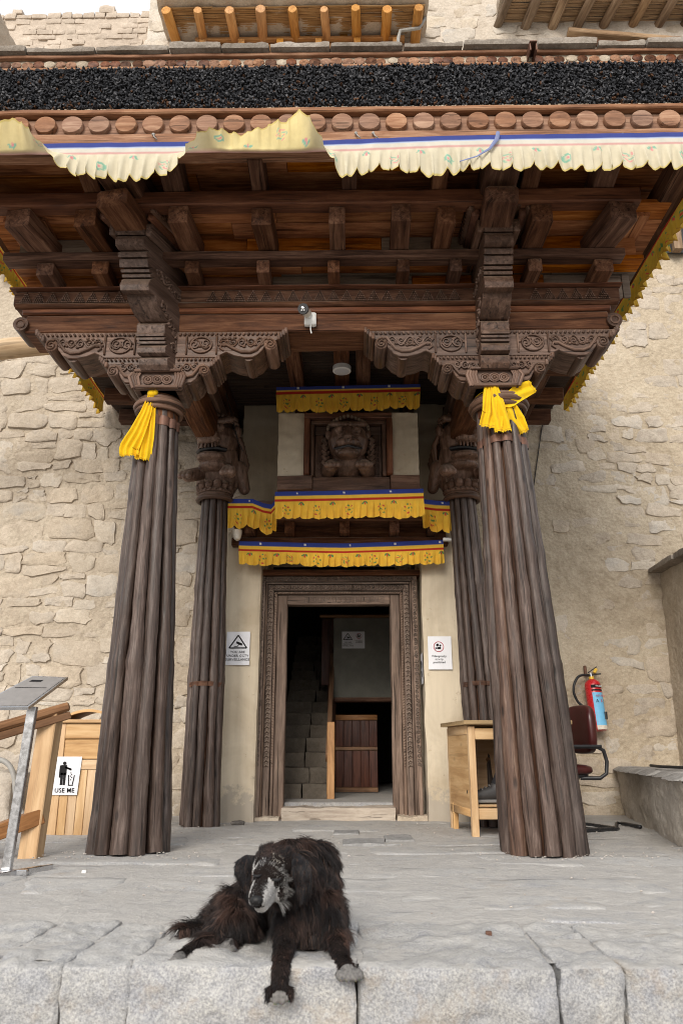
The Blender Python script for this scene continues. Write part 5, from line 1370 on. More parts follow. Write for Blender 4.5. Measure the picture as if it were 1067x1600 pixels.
# ------------------------------------------------------------------ cameras and lamp
c = P(485, 501, Y=4.885)
cc = thing('security_camera', 'white bullet security camera with black face on the porch beam', 'camera', c)
MB().box(c + V((.0, -.012, 0)), (.085, .045, .10), .008).build('junction_box', 'white', cc)
MB().tube([c + V((-.005, -.035, .01)), c + V((-.02, -.07, .02))], .016, 10).build('bracket', 'white', cc)
b0_ = c + V((-.02, -.05, .03)); b1_ = b0_ + V((-.02, -.11, -.035))
MB().tube([b0_ + V((.0, .02, .008)), b0_, b1_], [.022, .032, .034], 16).build('body', 'dirty_white', cc)
MB().tube([b1_, b1_ + (b1_ - b0_).normalized() * .015], [.040, .038], 20).build('lens_face', 'black', cc)
fc = b1_ + (b1_ - b0_).normalized() * .016
MB().box(fc + V((0, -.001, .008)), (.022, .004, .014), .001).build('lens', 'steel', cc)
for s in (-1, 1): MB().ball(fc + V((s * .008, -.002, -.014)), (.006, .004, .006), 8).build('light', 'white', cc)
MB().tube([c + V((.004, -.03, -.05)), c + V((.004, -.03, -.09)), c + V((.01, -.028, -.12))], .005, 6).build('cable', 'white', cc)
c = V((Xp(534, 578, 6.25), 6.25, ZC_ - .20)); zl = Zy(579, 6.25)
cl = thing('ceiling_lamp', 'round white lamp on the dark stick ceiling, unlit', 'lamp', (c.x, 6.25, zl))
MB().tube([(c.x, 6.25, zl - .012), (c.x, 6.25, zl - .006), (c.x, 6.25, zl + .035)], [.070, .082, .082], 28).build('rim', 'white', cl)
MB().tube([(c.x, 6.25, zl - .0155), (c.x, 6.25, zl - .012)], [.055, .066], 28).build('diffuser', 'bulb', cl)
MB().beam((c.x - .0, 5.2, zl + .10), (c.x + .0, 7.8, zl + .10), .14, .13).build('mount_beam', 'dark_wood', cl)
c = P(371, 834, Y=6.90)
c2_ = thing('security_camera', 'small aged white dome camera hanging left under the sagging valance', 'camera', c)
MB().tube([c + V((0, 0, .035)), c + V((0, 0, -.012))], [.042, .042], 16).build('housing', 'dirty_white', c2_)
MB().tube([c + V((0, -.005, -.012)), c + V((.004, -.012, -.045)), c + V((.01, -.016, -.062))], [.04, .034, .02], 16).build('dome', 'dirty_white', c2_)
c = P(701, 843, Y=6.92)
c3_ = thing('light_fitting', 'small white strip light fitting at the right end of the lowest valance', 'lamp', c)
MB().box(c, (.11, .04, .03), .006).build('body', 'white', c3_); MB().box(c + V((.05, -.004, -.004)), (.02, .05, .045), .005).build('end_cap', 'black', c3_)
for nm, pts, lab in (('power_cable', [(706, 800), (709, 830), (712, 880), (716, 940), (720, 985)], 'thin dark cable hanging down the right plaster pier'), ('lamp_wire', [(350, 600), (361, 645), (372, 690), (380, 705)], 'thin wire running down past the left lion capital')):
    Yc = 7.08 if nm == 'power_cable' else 6.7
    tag(MB().tube([P(a, b, Y=Yc) for a, b in pts], .005, 6).build(nm, 'cable'), lab, 'cable', None, 'thing')
tag(MB().tube([P(a, b, Y=YR - .03) for a, b in ((850, 640), (843, 690), (836, 740), (832, 770))], .005, 6).build('wall_wire', 'cable'), 'thin wire hanging down the right stone wall beside the column', 'cable', None, 'thing')
# ------------------------------------------------------------------ paper notices
def sheet(name, label, px, w, h, Y, mat='paper', tilt=0.0):
    c = P(px[0], px[1], Y=Y); t = thing(name, label, 'notice', c)
    mb = MB(); mb.grid(lambda u, v: (c.x + (u-.5) * w + tilt * (v-.5), c.y + .004 * noise.noise(V((u * 3, v * 3, px[0]))) - .003, c.z + (v-.5) * h), 10, 12)
    mb.build('paper', mat, t, smooth=180)
    return t, c
EX, EZ = (1, 0, 0), (0, 0, 1)
def tri_cctv(t, c, s, dy):
    """warning triangle with a small camera in it"""
    A, B_, C_ = V((c.x - .085 * s, c.y - dy, c.z - .055 * s)), V((c.x + .085 * s, c.y - dy, c.z - .055 * s)), V((c.x, c.y - dy, c.z + .068 * s))
    m = MB(); w = .012 * s
    for a, b in ((A, B_), (B_, C_), (C_, A)): m.beam(a, b, w, .0012, (0, -1, 0), 9, 0, 0)
    m.build('warning_triangle', 'ink', t)
    m = MB(); q = V((c.x + .012 * s, c.y - dy, c.z - .012 * s))
    m.beam(q + V((-.028 * s, 0, .012 * s)), q + V((.028 * s, 0, -.012 * s)), .021 * s, .0012, (0, -1, 0), 9, 0, 0)
    m.beam(q + V((-.004 * s, 0, -.01 * s)), q + V((-.018 * s, 0, -.03 * s)), .006 * s, .0012, (0, -1, 0), 9, 0, 0); m.beam(q + V((-.018 * s, 0, -.03 * s)), q + V((-.05 * s, 0, -.03 * s)), .006 * s, .0012, (0, -1, 0), 9, 0, 0)
    m.build('camera_symbol', 'ink', t)
def prohib(t, c, s, dy, lines):
    m = MB(); m.tube([c + V((.05 * s * math.cos(a), -dy, .05 * s * math.sin(a))) for a in [2 * math.pi * k / 28 for k in range(29)]], .0035 * s, 5, caps=False); m.build('red_ring', 'rink', t)
    m = MB()
    for (a, b, r) in ((-.012, .017, .014), (.016, .012, .010)): m.tube([c + V((a * s, -dy, b * s)), c + V((a * s, -dy - .001, b * s))], r * s, 14)
    m.box(c + V((.004 * s, -dy, -.014 * s)), (.038 * s, .0012, .022 * s), 0); m.prism([(-.034 * s, -.026 * s), (-.012 * s, -.014 * s), (-.034 * s, -.003 * s)], c + V((0, -dy, 0)), EX, EZ, (0, -.001, 0)); m.build('film_camera_symbol', 'ink', t)
    for i, l in enumerate(lines): text(l, .028 * s, c + V((0, -dy - .001, -.095 * s - .031 * s * i)), EX, EZ, 'ink', t, spacing=1.05)
t, c = sheet('cctv_notice', 'white surveillance notice with camera warning triangle on the left plaster pier', (372, 1013), .215, .305, 7.105)
tri_cctv(t, c + V((0, 0, .055)), .95, .006)
for i, l in enumerate(('YOU ARE', 'UNDER CCTV', 'SURVEILLANCE')): text(l, .030, c + V((0, -.0075, -.035 - .034 * i)), EX, EZ, 'ink', t, spacing=1.1)
t, c = sheet('filming_notice', 'white no filming notice with red ring on the right plaster pier', (687, 1020), .215, .30, 7.105)
prohib(t, c + V((-.01, 0, .055)), .9, .006, ('Videography', 'strictly', 'prohibited'))
# notice on the inner cheek of the right pier
cx = pr_x0 - .004; cz = P(665, 1045, Y=7.25).z
t = thing('side_notice', 'narrow looking white notice turned sideways on the inner cheek of the right pier', 'notice', (cx, 7.25, cz))
MB().grid(lambda u, v: (cx - .004 - .003 * u, 7.15 + .21 * u, cz + (v-.5) * .28), 4, 4, flip=True).build('paper', 'paper', t)
m = MB()
for (a, b, w, h) in ((7.20, .03, .02, .05), (7.24, .05, .03, .04), (7.28, .04, .025, .07), (7.25, -.03, .07, .02), (7.22, -.06, .03, .03)): m.box((cx - .010, a, cz + b), (.001, w, h), 0)
m.build('symbol', 'ink', t)
t, c = sheet('double_notice', 'pair of small notices on one sheet on the dim inner partition', (552, 1000), .27, .20, 9.17)
tri_cctv(t, c + V((-.066, 0, .035)), .62, .02); prohib(t, c + V((.066, 0, .045)), .62, .02, ('Videography', 'prohibited'))
for i, l in enumerate(('YOU ARE', 'UNDER CCTV', 'SURVEILLANCE')): text(l, .018, c + V((-.066, -.021, -.03 - .021 * i)), EX, EZ, 'ink', t, spacing=1.1)
# ================================================================== furniture and small things
# ------------------------------------------------------------------ pine desk with open front
fl, bl = P(739, 1309, Z=0), P(703, 1294, Z=0)
yaw = math.atan2(-(bl - fl).x, (bl - fl).y)
DM = Matrix.Translation((fl.x, fl.y, 0)) @ Matrix.Rotation(yaw, 4, 'Z')
dk = thing('pine_desk', 'small pine desk with open front and worn top beside the right front column', 'desk', fl)
dw, dd, dh = .74, (bl - fl).length, P(735, 1130, Y=fl.y).z
def dbx(c, s, nm, m='pine', **k): return MB(DM).box(c, s, k.get('ch', .004)).build(nm, m, dk)
for x, y, w in ((.025, .025, .05), (dw - .025, .025, .05), (.025, dd - .03, .045), (dw - .025, dd - .03, .045)): dbx((x, y, dh/2 - .01), (w, w, dh - .022), 'leg')
dbx((.02, dd - .12, .10), (.04, .04, .20), 'leg')
MB(DM).beam((-.04, dd/2, dh + .006), (dw + .04, dd/2, dh + .006), dd + .09, .030, ch=.005).build('desk_top', 'pine_top', dk)
dbx((dw/2, .018, dh - .075), (dw - .102, .022, .08), 'front_rail')
dbx((.012, dd/2, (dh + .15)/2), (.018, dd - .10, dh - .18), 'side_panel')
dbx((dw/2, dd - .02, (dh + .12)/2), (dw - .1, .016, dh - .17), 'back_panel')
dbx((.012, dd/2, dh - .045), (.030, dd - .10, .07), 'side_rail'); dbx((.016, dd/2 + .0, .16), (.03, dd - .1, .06), 'side_rail')
dbx((dw/2, .03, .155), (dw - .102, .03, .075), 'foot_rail'); 
MB(DM).beam((.03, dd/2 - .02, .205), (dw - .03, dd/2 - .02, .205), dd - .16, .018).build('lower_shelf', 'pine', dk)
for (x, z, r) in ((.20, .50, .022), (.33, .52, .018), (.12, .33, .02)):
    MB(DM).tube([(x, dd - .0285, z), (x, dd - .0300, z)], [r, r * .9], 14).build('knot', 'rail_wood', dk)
MB(DM).tube([(.0025, .12, .30), (.0015, .12, .30)], [.012, .012], 12).build('finger_hole', 'black', dk)
# ------------------------------------------------------------------ office chair
cY = 6.55
cxr, cz_ = P(938, 1160, Y=cY).x, 0
ch = thing('office_chair', 'maroon leatherette office chair with black tube arms behind the right column', 'chair', (cxr - .2, cY, 0))
zt_, zb_ = P(938, 1102, Y=cY).z, P(938, 1178, Y=cY).z
CMt = Matrix.Translation((cxr - .12, cY, 0)) @ Matrix.Rotation(R(-72), 4, 'Z')      # chair faces -Y locally, turned to face left
def cush(c, s, nm, bend=0.0, m='leather', pw=3.2):
    mb = MB(CMt); n = 20; vs, fs = [], []
    c = V(c)
    for i in range(n + 1):
        th = math.pi * (i / n * .98 + .01)
        for j in range(28):
            a = 2 * math.pi * j / 28
            q = [math.sin(th) * math.cos(a), math.sin(th) * math.sin(a), math.cos(th)]
            q = [math.copysign(abs(k) ** (2 / pw), k) for k in q]
            p = V((q[0] * s[0], q[1] * s[1] + bend * q[0] ** 2, q[2] * s[2])); vs.append(c + p)
    for i in range(n):
        for j in range(28): fs.append((i*28+j, (i+1)*28+j, (i+1)*28+(j+1) % 28, i*28+(j+1) % 28))
    fs.append(tuple(range(28))); fs.append(tuple(reversed([n*28+j for j in range(28)])))
    mb.add(vs, fs); return mb.build(nm, m, ch, smooth=180)
cush((0, -.02, (zt_+zb_)/2), (.215, .055, (zt_-zb_)/2), 'backrest', -.05)
cush((0, -.27, .445), (.22, .23, .045), 'seat', 0)
cush((0, -.27, .405), (.19, .20, .025), 'seat_shell', 0, 'black')
for s in (-1, 1):
    MB(CMt).tube([(s * .225, -.30, .615), (s * .235, -.16, .62), (s * .24, -.06, .615), (s * .24, -.01, .59), (s * .24, .01, .51), (s * .235, -.0, .42), (s * .22, -.05, .385), (s * .15, -.18, .385)], .015, 10).build('arm', 'black', ch)
    MB(CMt).beam((s * .225, -.34, .622), (s * .238, -.03, .622), .045, .022).build('arm_pad', 'black', ch)
    MB(CMt).tube([(s * .15, -.2, .385), (s * .225, -.45, .375), (s * .235, -.50, .33), (s * .235, -.50, .05), (s * .235, -.47, .018), (s * .235, .03, .016), (s * .2, .08, .016), (0, .09, .016)], .014, 10).build('sled_leg', 'chrome', ch)
# ------------------------------------------------------------------ seated person hidden behind the column, feet on the desk shelf
sh1, sh2 = P(770, 1250, Y=6.12), P(752, 1255, Y=6.2)
hip = V((1.57, 6.42, .50)); pr_root = thing('person', 'seated person behind the right column, dark trousers and worn shoes on the desk shelf', 'person', hip)
b = MB(); shz = .225
ank = [V((P(772, 1225, Y=6.10).x + .01, 6.10, shz + .10)), V((P(779, 1225, Y=6.2).x + .04, 6.22, shz + .10))]
kn = [V((1.25, 6.18, .66)), V((1.28, 6.34, .66))]
hp = [hip + V((0, -.09, 0)), hip + V((0, .09, 0))]
for i in (0, 1):
    b.cap(hp[i], kn[i], .085, .062); b.cap(kn[i], ank[i], .062, .045)
chest = V((1.47, 6.42, .86)); neck = V((1.42, 6.42, 1.0)); hd = V((1.36, 6.42, 1.10))
b.cap(hip + V((0, -.06, 0)), hip + V((0, .06, 0)), .13, .13); b.cap(hip, chest, .135, .15); b.cap(chest + V((0, -.11, .06)), chest + V((0, .11, .06)), .10, .10)
b.cap(chest, neck, .10, .055); b.cap(neck, hd, .05, .055); b.ball(hd + V((0, 0, .03)), (.085, .072, .105)); b.ball(hd + V((-.03, 0, -.03)), (.055, .052, .065))
b.ball(hd + V((-.09, 0, .0)), (.022, .016, .024)); 
for s in (-1, 1):
    b.ball(hd + V((.005, s * .074, .01)), (.022, .012, .032))
    sho, elb, wri = chest + V((0, s * .18, .07)), V((1.36, 6.42 + s * .22, .72)), V((1.22, 6.40 + s * .12, .74))
    b.cap(sho, elb, .055, .045); b.cap(elb, wri, .042, .030); pal = wri + V((-.05, -s * .01, .004)); b.cap(wri, pal, .028, .032)
    for k, L in enumerate((.055, .065, .06, .045)):
        q = pal + V((-.02, (k - 1.5) * .019, .0)); m_ = q + V((-L * .6, 0, -.004)); b.cap(q, m_, .0095, .009, 8); b.cap(m_, m_ + V((-L * .35, 0, -.022)), .009, .0075, 8)
    q = pal + V((.015, -s * .03, 0)); b.cap(q, q + V((-.03, -s * .022, -.008)), .011, .0095, 8)
def pm(p):
    if p.z < .56 or (p.x < 1.62 and p.z < .735 and abs(p.y - 6.29) < .30 and p.x < 1.6 and p.z < .60 + .15 * (1.4 < 0)): return 0
    if p.z > .99 and p.x < 1.56: return 2
    if p.x < 1.30 and p.z > .69: return 2
    if p.z < .73 and p.x < 1.45 and p.x < 1.40: return 0
    return 1
remesh(b, 'body', ['trousers', 'jacket', 'skin'], pr_root, .0085, 4, pm)
m = MB(); m.ball(hd + V((.02, 0, .055)), (.088, .078, .095), 16); m.build('hair', 'hair', pr_root, smooth=180)
for s in (-1, 1): MB().ball(hd + V((-.076, s * .03, .018)), (.010, .013, .010), 10).build('eye', 'white', pr_root, smooth=180)
MB().tube([hd + V((-.078, -.022, -.04)), hd + V((-.086, 0, -.042)), hd + V((-.078, .022, -.04))], .005, 6).build('mouth', 'rink', pr_root)
for i in (0, 1):
    a = ank[i]; b = MB(); fd = V((-.97, -.18, 0)).normalized() if i == 0 else V((-.98, .05, 0)).normalized()
    heel = a + V((.02, 0, -.055)); toe = heel + fd * .20
    b.cap(heel + V((0, 0, .01)), toe, .045, .038); b.cap(heel + fd * .04 + V((0, 0, .03)), heel + fd * .12 + V((0, 0, .012)), .045, .040); b.cap(a, heel + V((0, 0, .01)), .047, .045)
    sho = remesh(b, 'shoe', 'shoe', pr_root, .008, 3)
    sd = V((-fd.y, fd.x, 0)); mb = MB()
    mb.prism([(-.05, -.036), (.0, -.042), (.10, -.040), (.20, -.044), (.245, -.028), (.252, 0), (.245, .028), (.20, .044), (.10, .038), (0, .042), (-.05, .036), (-.062, 0)], heel + V((0, 0, -.048)), fd, sd, (0, 0, .022)); mb.build('sole', 'sole', pr_root, bevel=.004)
    for k in range(3):
        q = heel + fd * (.075 + .03 * k) + V((0, 0, .068 - .012 * k)); MB().tube([q - sd * .025, q + V((0, 0, .008)), q + sd * .025], .004, 5).build('lace', 'sole', pr_root)
# ------------------------------------------------------------------ fire extinguisher on the wall
ex = thing('fire_extinguisher', 'red fire extinguisher with light blue label and black hose on the right wall', 'extinguisher', P(925, 1080, Y=7.86))
eb, et = P(934, 1128, Y=7.84), P(924, 1063, Y=7.88)
ax = (et - eb); Lx = ax.length; ez = ax.normalized(); ey = (V((0, 1, 0)) - ez * ez.y).normalized(); exx = ey.cross(ez)
EM = Matrix((exx, ey, ez)).transposed().to_4x4(); EM.translation = eb - ez * .08
r_ = .078; Lx += .08
MB(EM).tube([(0, 0, -.005), (0, 0, .0), (0, 0, .02), (0, 0, Lx - .05), (0, 0, Lx - .02), (0, 0, Lx), (0, 0, Lx + .012)], [r_ * .85, r_ * .93, r_, r_, r_ * .88, r_ * .55, r_ * .3], 28).build('cylinder', 'red', ex, smooth=50)
def cyl(a0, a1, z0, z1, rr, nm, m): 
    MB(EM).grid(lambda u, v: (rr * math.cos(a0 + (a1-a0) * u), rr * math.sin(a0 + (a1-a0) * u), z0 + (z1-z0) * v), 20, 2).build(nm, m, ex, smooth=180)
cyl(R(-118), R(10), .04, Lx - .13, r_ + .001, 'label', 'blue'); cyl(R(-120), R(10), Lx - .085, Lx - .055, r_ + .0012, 'name_band', 'ink'); cyl(R(-120), R(10), Lx - .115, Lx - .10, r_ + .0012, 'lower_band', 'ink'); cyl(R(-118), R(10), .0, .04, r_ + .001, 'data_strip', 'dirty_white')
MB(EM).tube([(0, 0, Lx - .01), (0, 0, Lx + .035)], [.026, .024], 16).build('collar', 'yellow', ex)
MB(EM).tube([(0, 0, Lx + .03), (0, 0, Lx + .07)], [.014, .016], 12).build('valve', 'steel', ex)
MB(EM).beam((-.03, 0, Lx + .055), (.10, 0, Lx + .062), .018, .012).build('carry_handle', 'black', ex)
MB(EM).beam((-.03, 0, Lx + .075), (.07, 0, Lx + .135), .018, .010).build('squeeze_lever', 'black', ex)
MB(EM).beam((.03, -.005, Lx + .07), (.062, -.005, Lx + .115), .03, .03).build('safety_tag', 'yellow', ex)
hp_ = [EM @ V((-.01, 0, Lx + .05)), P(905, 1056, Y=7.84), P(897, 1068, Y=7.82), P(896, 1082, Y=7.82), P(902, 1096, Y=7.83), P(911, 1106, Y=7.83), P(914, 1125, Y=7.84), P(917, 1135, Y=7.84)]
def smooth_path(p, k=5):
    out = []
    for i in range(len(p) - 1):
        a, b, c, d = p[max(0, i-1)], p[i], p[i+1], p[min(len(p)-1, i+2)]
        for j in range(k):
            t = j / k; out.append(.5 * ((2*b) + (c-a) * t + (2*a - 5*b + 4*c - d) * t * t + (3*b - a - 3*c + d) * t ** 3))
    return out + [p[-1]]
MB().tube(smooth_path(hp_), .013, 10).build('hose', 'black', ex, smooth=180)
MB().tube([P(945, 1112, Y=7.8), P(946, 1124, Y=7.8)], [.018, .020], 12).build('nozzle', 'black', ex)
MB().beam(P(913, 1040, Y=7.93), P(915, 1056, Y=7.93), .03, .02, (0, -1, 0)).build('wall_hook', 'iron', ex)
er = -(ey)
def etext(s, size, z, m, a=-62):
    an = R(a); O = EM @ V(((r_ + .003) * math.cos(an), (r_ + .003) * math.sin(an), z)); U = exx * -math.sin(an) + ey * math.cos(an)
    text(s, size, O, U, ez, m, ex)
etext('FIRE EXT', .022, Lx - .07, 'white_ink'); etext('ALFA FIRE', .026, Lx - .165, 'rink'); etext('A', .045, Lx - .215, 'ink', -90); etext('B', .04, Lx - .215, 'rink', -58); etext('C', .04, Lx - .215, 'ink', -26)
# ------------------------------------------------------------------ wooden bin
bY = 5.98; bx0, bx1 = P(70, 1307, Y=bY).x, P(172, 1307, Y=bY).x; bh = P(110, 1124, Y=bY).z
bn = thing('wooden_bin', 'pine litter bin with arched top and paper sign between rail post and column', 'bin', ((bx0+bx1)/2, bY + .2, 0))
bw = bx1 - bx0; xc = (bx0+bx1)/2
def bb(x0, x1, z0, z1, y, d, nm, m='pine'): return MB().box(((x0+x1)/2, y + d/2, (z0+z1)/2), (x1-x0, d, z1-z0), .003).build(nm, m, bn)
for s, xx in ((-1, bx0), (1, bx1 - .075)): bb(xx, xx + .075, .0, bh - .03, bY, .025, 'stile')
bb(bx0 + .077, bx1 - .077, bh - .14, bh - .03, bY, .022, 'top_rail'); bb(bx0 + .077, bx1 - .077, bh - .285, bh - .145, bY + .010, .02, 'flap'); bb(bx0 + .077, bx1 - .077, bh - .36, bh - .29, bY, .022, 'middle_rail')
for i in range(5):
    a = bx0 + .077 + (bw - .154) * i / 5; b_ = bx0 + .077 + (bw - .154) * (i+1) / 5 - .003; bb(a, b_, .0, bh - .363, bY + .006, .018, 'board')
for s, xx in ((-1, bx0), (1, bx1 - .02)): bb(xx, xx + .02, .0, bh - .03, bY + .027, .38, 'side_board')
bb(bx0, bx1, 0, bh - .03, bY + .41, .02, 'back_board')
MB().beam((bx0 - .012, bY + .2, bh - .015), (bx1 + .012, bY + .2, bh - .015), .45, .026).build('top_board', 'pine', bn)
arc = [(bx0 - xc + (bw) * i / 16, .075 * math.sin(math.pi * i / 16)) for i in range(17)]
mb = MB(); mb.prism([(a, b) for a, b in arc] + [(a * .93, b * .78 - .004) for a, b in reversed(arc)], (xc, bY - .005, bh), EX, EZ, (0, .03, 0)); mb.build('arch_board', 'pine', bn)
MB().grid(lambda u, v: (xc + (u-.5) * bw, bY + .03 + .37 * v, bh + .073 * math.sin(math.pi * u)), 16, 2).build('arched_lid', 'pine', bn, smooth=180)
us, uc = sheet('use_me_notice', 'white paper with litter pictogram and USE ME taped on the wooden bin', (104, 1212), P(126, 1212, Y=bY).x - P(84, 1212, Y=bY).x, P(104, 1183, Y=bY).z - P(104, 1243, Y=bY).z, bY - .006, tilt=.012)
m = MB(); q = uc + V((0, -.008, 0)); e = .0012
def ib(x, z, w, h, rot=0.0): m.beam(q + V((x - math.sin(rot) * h/2, 0, z - math.cos(rot) * h/2)), q + V((x + math.sin(rot) * h/2, 0, z + math.cos(rot) * h/2)), w, e, (0, -1, 0), 9, 0, 0)
m.tube([q + V((-.018, 0, .088)), q + V((-.018, -.001, .088))], .012, 14); ib(-.02, .04, .042, .07); ib(-.031, -.022, .017, .085); ib(-.010, -.022, .017, .085); ib(-.046, .03, .011, .085); ib(.012, .052, .012, .05, R(112)); ib(.012, .052, .011, .045, R(105))
m.build('person_symbol', 'ink', us)
m = MB(); ib(.023, -.03, .006, .07, R(-6)); ib(.058, -.03, .006, .07, R(8)); ib(.040, -.066, .036, .006); 
for x, z in ((.035, .02), (.042, .008), (.034, -.002), (.044, -.012), (.038, -.028)): ib(x, z, .006, .007)
m.build('bin_symbol', 'ink', us)
text('USE ME', .043, uc + V((0, -.009, -.103)), EX, EZ, 'ink', us, spacing=1.08)
# ------------------------------------------------------------------ wooden railing at the left
p0 = P(54, 1341, Z=0); rg = thing('wooden_railing', 'golden brown wooden stair railing with square posts at the left edge', 'railing', p0)
hz = P(60, 1112, Y=p0.y).z
MB().beam((p0.x - .045, p0.y + .06, -.02), (p0.x - .012, p0.y + .06, hz), .108, .12, (0, 1, 0), ch=.006).build('post', 'pine', rg)
dirr = V((-.30, -.20, -.12))
tp = V((p0.x + .075, p0.y + .085, hz + .035))
MB().beam(tp, tp + dirr * 4, .115, .055, ch=.018).build('hand_rail', 'rail_wood', rg)
MB().beam(tp + V((.012, 0, -.052)), tp + V((0, 0, -.052)) + dirr * 4, .09, .045, ch=.006).build('under_rail', 'rail_wood', rg)
lo = V((p0.x - .0, p0.y + .05, P(54, 1275, Y=p0.y).z)); MB().beam(lo, lo + dirr * 4, .09, .085, ch=.005).build('lower_rail', 'rail_wood', rg)
q = p0 + dirr * 1.15
MB().beam((q.x - .02, q.y + .06, -.95), (q.x - .04, q.y + .06, hz - .14), .11, .11, (0, 1, 0), ch=.006).build('post', 'pine', rg)
# ------------------------------------------------------------------ metal information stand
sb = P(10, 1368, Z=0); sg = thing('info_stand', 'steel information stand with a slanted engraved plate in front of the railing', 'sign stand', sb)
c = [P(-42, 1108, Y=4.02), P(45, 1107, Y=4.00), P(107, 1060, Y=4.26), P(52, 1058, Y=4.30)]
pn = (c[1] - c[0]).cross(c[3] - c[0]).normalized()
if pn.z < 0: pn = -pn
def plq(u, v, d=0): return (c[0].lerp(c[1], u)).lerp(c[3].lerp(c[2], u), v) + pn * d
mb = MB(); vs = [plq(u, v, d) for d in (-.008, .008) for (u, v) in ((0, 0), (1, 0), (1, 1), (0, 1))]
mb.add(vs, [(3, 2, 1, 0), (4, 5, 6, 7), (0, 1, 5, 4), (1, 2, 6, 5), (2, 3, 7, 6), (3, 0, 4, 7)]); mb.build('plate_frame', 'steel', sg, smooth=0)
mb = MB(); mb.add([plq(u, v, .0095) for (u, v) in ((.05, .04), (.95, .04), (.95, .96), (.05, .96))], [(0, 1, 2, 3)]); mb.build('engraved_plate', 'plate', sg, smooth=0)
mb = MB()
for (u0, u1, v0, v1) in ((.12, .85, .60, .615), (.2, .5, .80, .86), ): mb.add([plq(u, v, .011) for (u, v) in ((u0, v0), (u1, v0), (u1, v1), (u0, v1))], [(0, 1, 2, 3)])
mb.build('engraved_lines', 'ink', sg, smooth=0)
MB().beam((sb.x, sb.y, .01), P(48, 1108, Y=4.06) + V((0, .03, .015)), .045, .035, (0, -1, 0), ch=.003).build('pole', 'steel', sg)
MB().beam((sb.x - .25, sb.y - .02, .016), (sb.x + .12, sb.y - .035, .016), .03, .03, ch=.003).build('foot_bar', 'steel', sg)
MB().beam((sb.x - .02, sb.y - .2, .016), (sb.x + .16, sb.y + .17, .016), .03, .03, ch=.003).build('foot_bar', 'steel', sg)
# hose pipe and odd stone behind the railing
hpz = [P(a, b_, Y=6.6) for a, b_ in ((-10, 1188), (4, 1188), (16, 1197), (23, 1215), (25, 1240), (30, 1262), (40, 1278))]
tag(MB().tube(smooth_path(hpz), .022, 8).build('grey_pipe', 'hose', smooth=180), 'bent grey pipe against the wall behind the railing', 'pipe', None, 'thing')
stn = thing('stone_block', 'big dark weathered stone block behind the railing at the left edge', 'stone', P(0, 1300, Y=6.7))
rock(MB(), (P(-60, 1300, Y=6.7).x, 6.65, -.02), (P(16, 1300, Y=6.7).x, 7.3, .42), (10, 8, 8), .05, .03, 9).build('block', 'stone', stn, smooth=180)
# things lying about
tag(MB().tube(smooth_path([P(a, b_, Z=.016) for a, b_ in ((1000, 1292), (965, 1286), (960, 1294), (925, 1296), (905, 1292))]), .014, 8).build('foot_tube', 'black', smooth=180), 'black bent tube lying on the floor right of the column', 'tube', None, 'thing')
cbp = smooth_path([P(a, b_, Y=Y_) for a, b_, Y_ in ((1018, 1216, 6.9), (1023, 1209, 6.7), (1032, 1206, 6.4), (1050, 1205, 6.2), (1080, 1207, 5.9))])
tag(MB().tube([V((p.x, p.y, .470)) for p in cbp], .011, 8).build('bench_cable', 'cable', smooth=180), 'black cable lying along the bench top at the right edge', 'cable', None, 'thing')
random.seed(23)
for i, (px, py, s, lab) in enumerate(((372, 1287, .035, 'flat dark stone lying at the foot of the left pier'), (682, 1277, .03, 'grey stone scrap at the foot of the right pier'), (763, 1457, .006, 'tiny red pebble on the floor in front of the right column'), (132, 1361, .007, 'tiny white pebble on the floor before the left column'))):
    p = P(px, py, Z=.012); k = MB(); rock(k, p + V((-s * 1.6, -s, -.01)), p + V((s * 1.6, s, s * .6)), (5, 4, 3), s * .3, s * .2, i)
    tag(k.build('loose_stone', ['slate', 'pebble', 'iron', 'white'][i], smooth=180), lab, 'stone', 'loose stones on the floor', 'thing')
random.seed(71)
mb = MB()
for i in range(260):
    x, yy = rnd(-2.2, 2.2), rnd(2.8, 7.0); s = rnd(.002, .006)
    if random.random() < .5: yy = rnd(4.6, 5.0); x = random.choice((-1.37, 1.2)) + rnd(-.5, .5)
    mb.ball((x, yy, .012 + flo(x, yy)), (s * 1.4, s, s * .7), 5)
mb.build('grit', 'pebble', None, kind='stuff')['label'] = 'small grit and crumbs scattered on the dusty platform floor'
# ================================================================== dog
DG = thing('dog', 'shaggy black brown dog with grey muzzle lying on the kerb edge', 'dog', P(450, 1470, Y=2.75))
b = MB()
D = lambda px, py, Y: P(px, py, Y=Y)
rump, mid, sho, che = D(385, 1420, 2.98), D(425, 1395, 2.98), D(478, 1382, 2.86), D(472, 1430, 2.74)
nec, skl = D(452, 1368, 2.70), D(428, 1356, 2.60)
b.cap(rump, mid, .085, .105); b.cap(mid, sho, .105, .115); b.cap(sho, che, .115, .085); b.cap(che, D(480, 1462, 2.70), .085, .05); b.cap(sho, nec, .095, .078); b.cap(D(492, 1350, 2.86), D(450, 1340, 2.78), .075, .06)
b.cap(nec, skl, .075, .066); b.cap(D(350, 1440, 2.90), rump, .06, .085)
# head: skull, brow, muzzle
b.ball(D(428, 1352, 2.585), (.068, .062, .056)); 
mz0, mz1 = D(417, 1378, 2.545), D(404, 1402, 2.475)
b.cap(D(424, 1366, 2.55), mz0, .054, .046); b.cap(mz0, mz1, .041, .030); b.cap(D(416, 1396, 2.54), D(409, 1412, 2.49), .034, .024)
b.ball(D(403, 1362, 2.535), (.017, .015, .013)); b.ball(D(434, 1366, 2.535), (.020, .017, .014)); b.ball(D(436, 1392, 2.555), (.030, .028, .032))
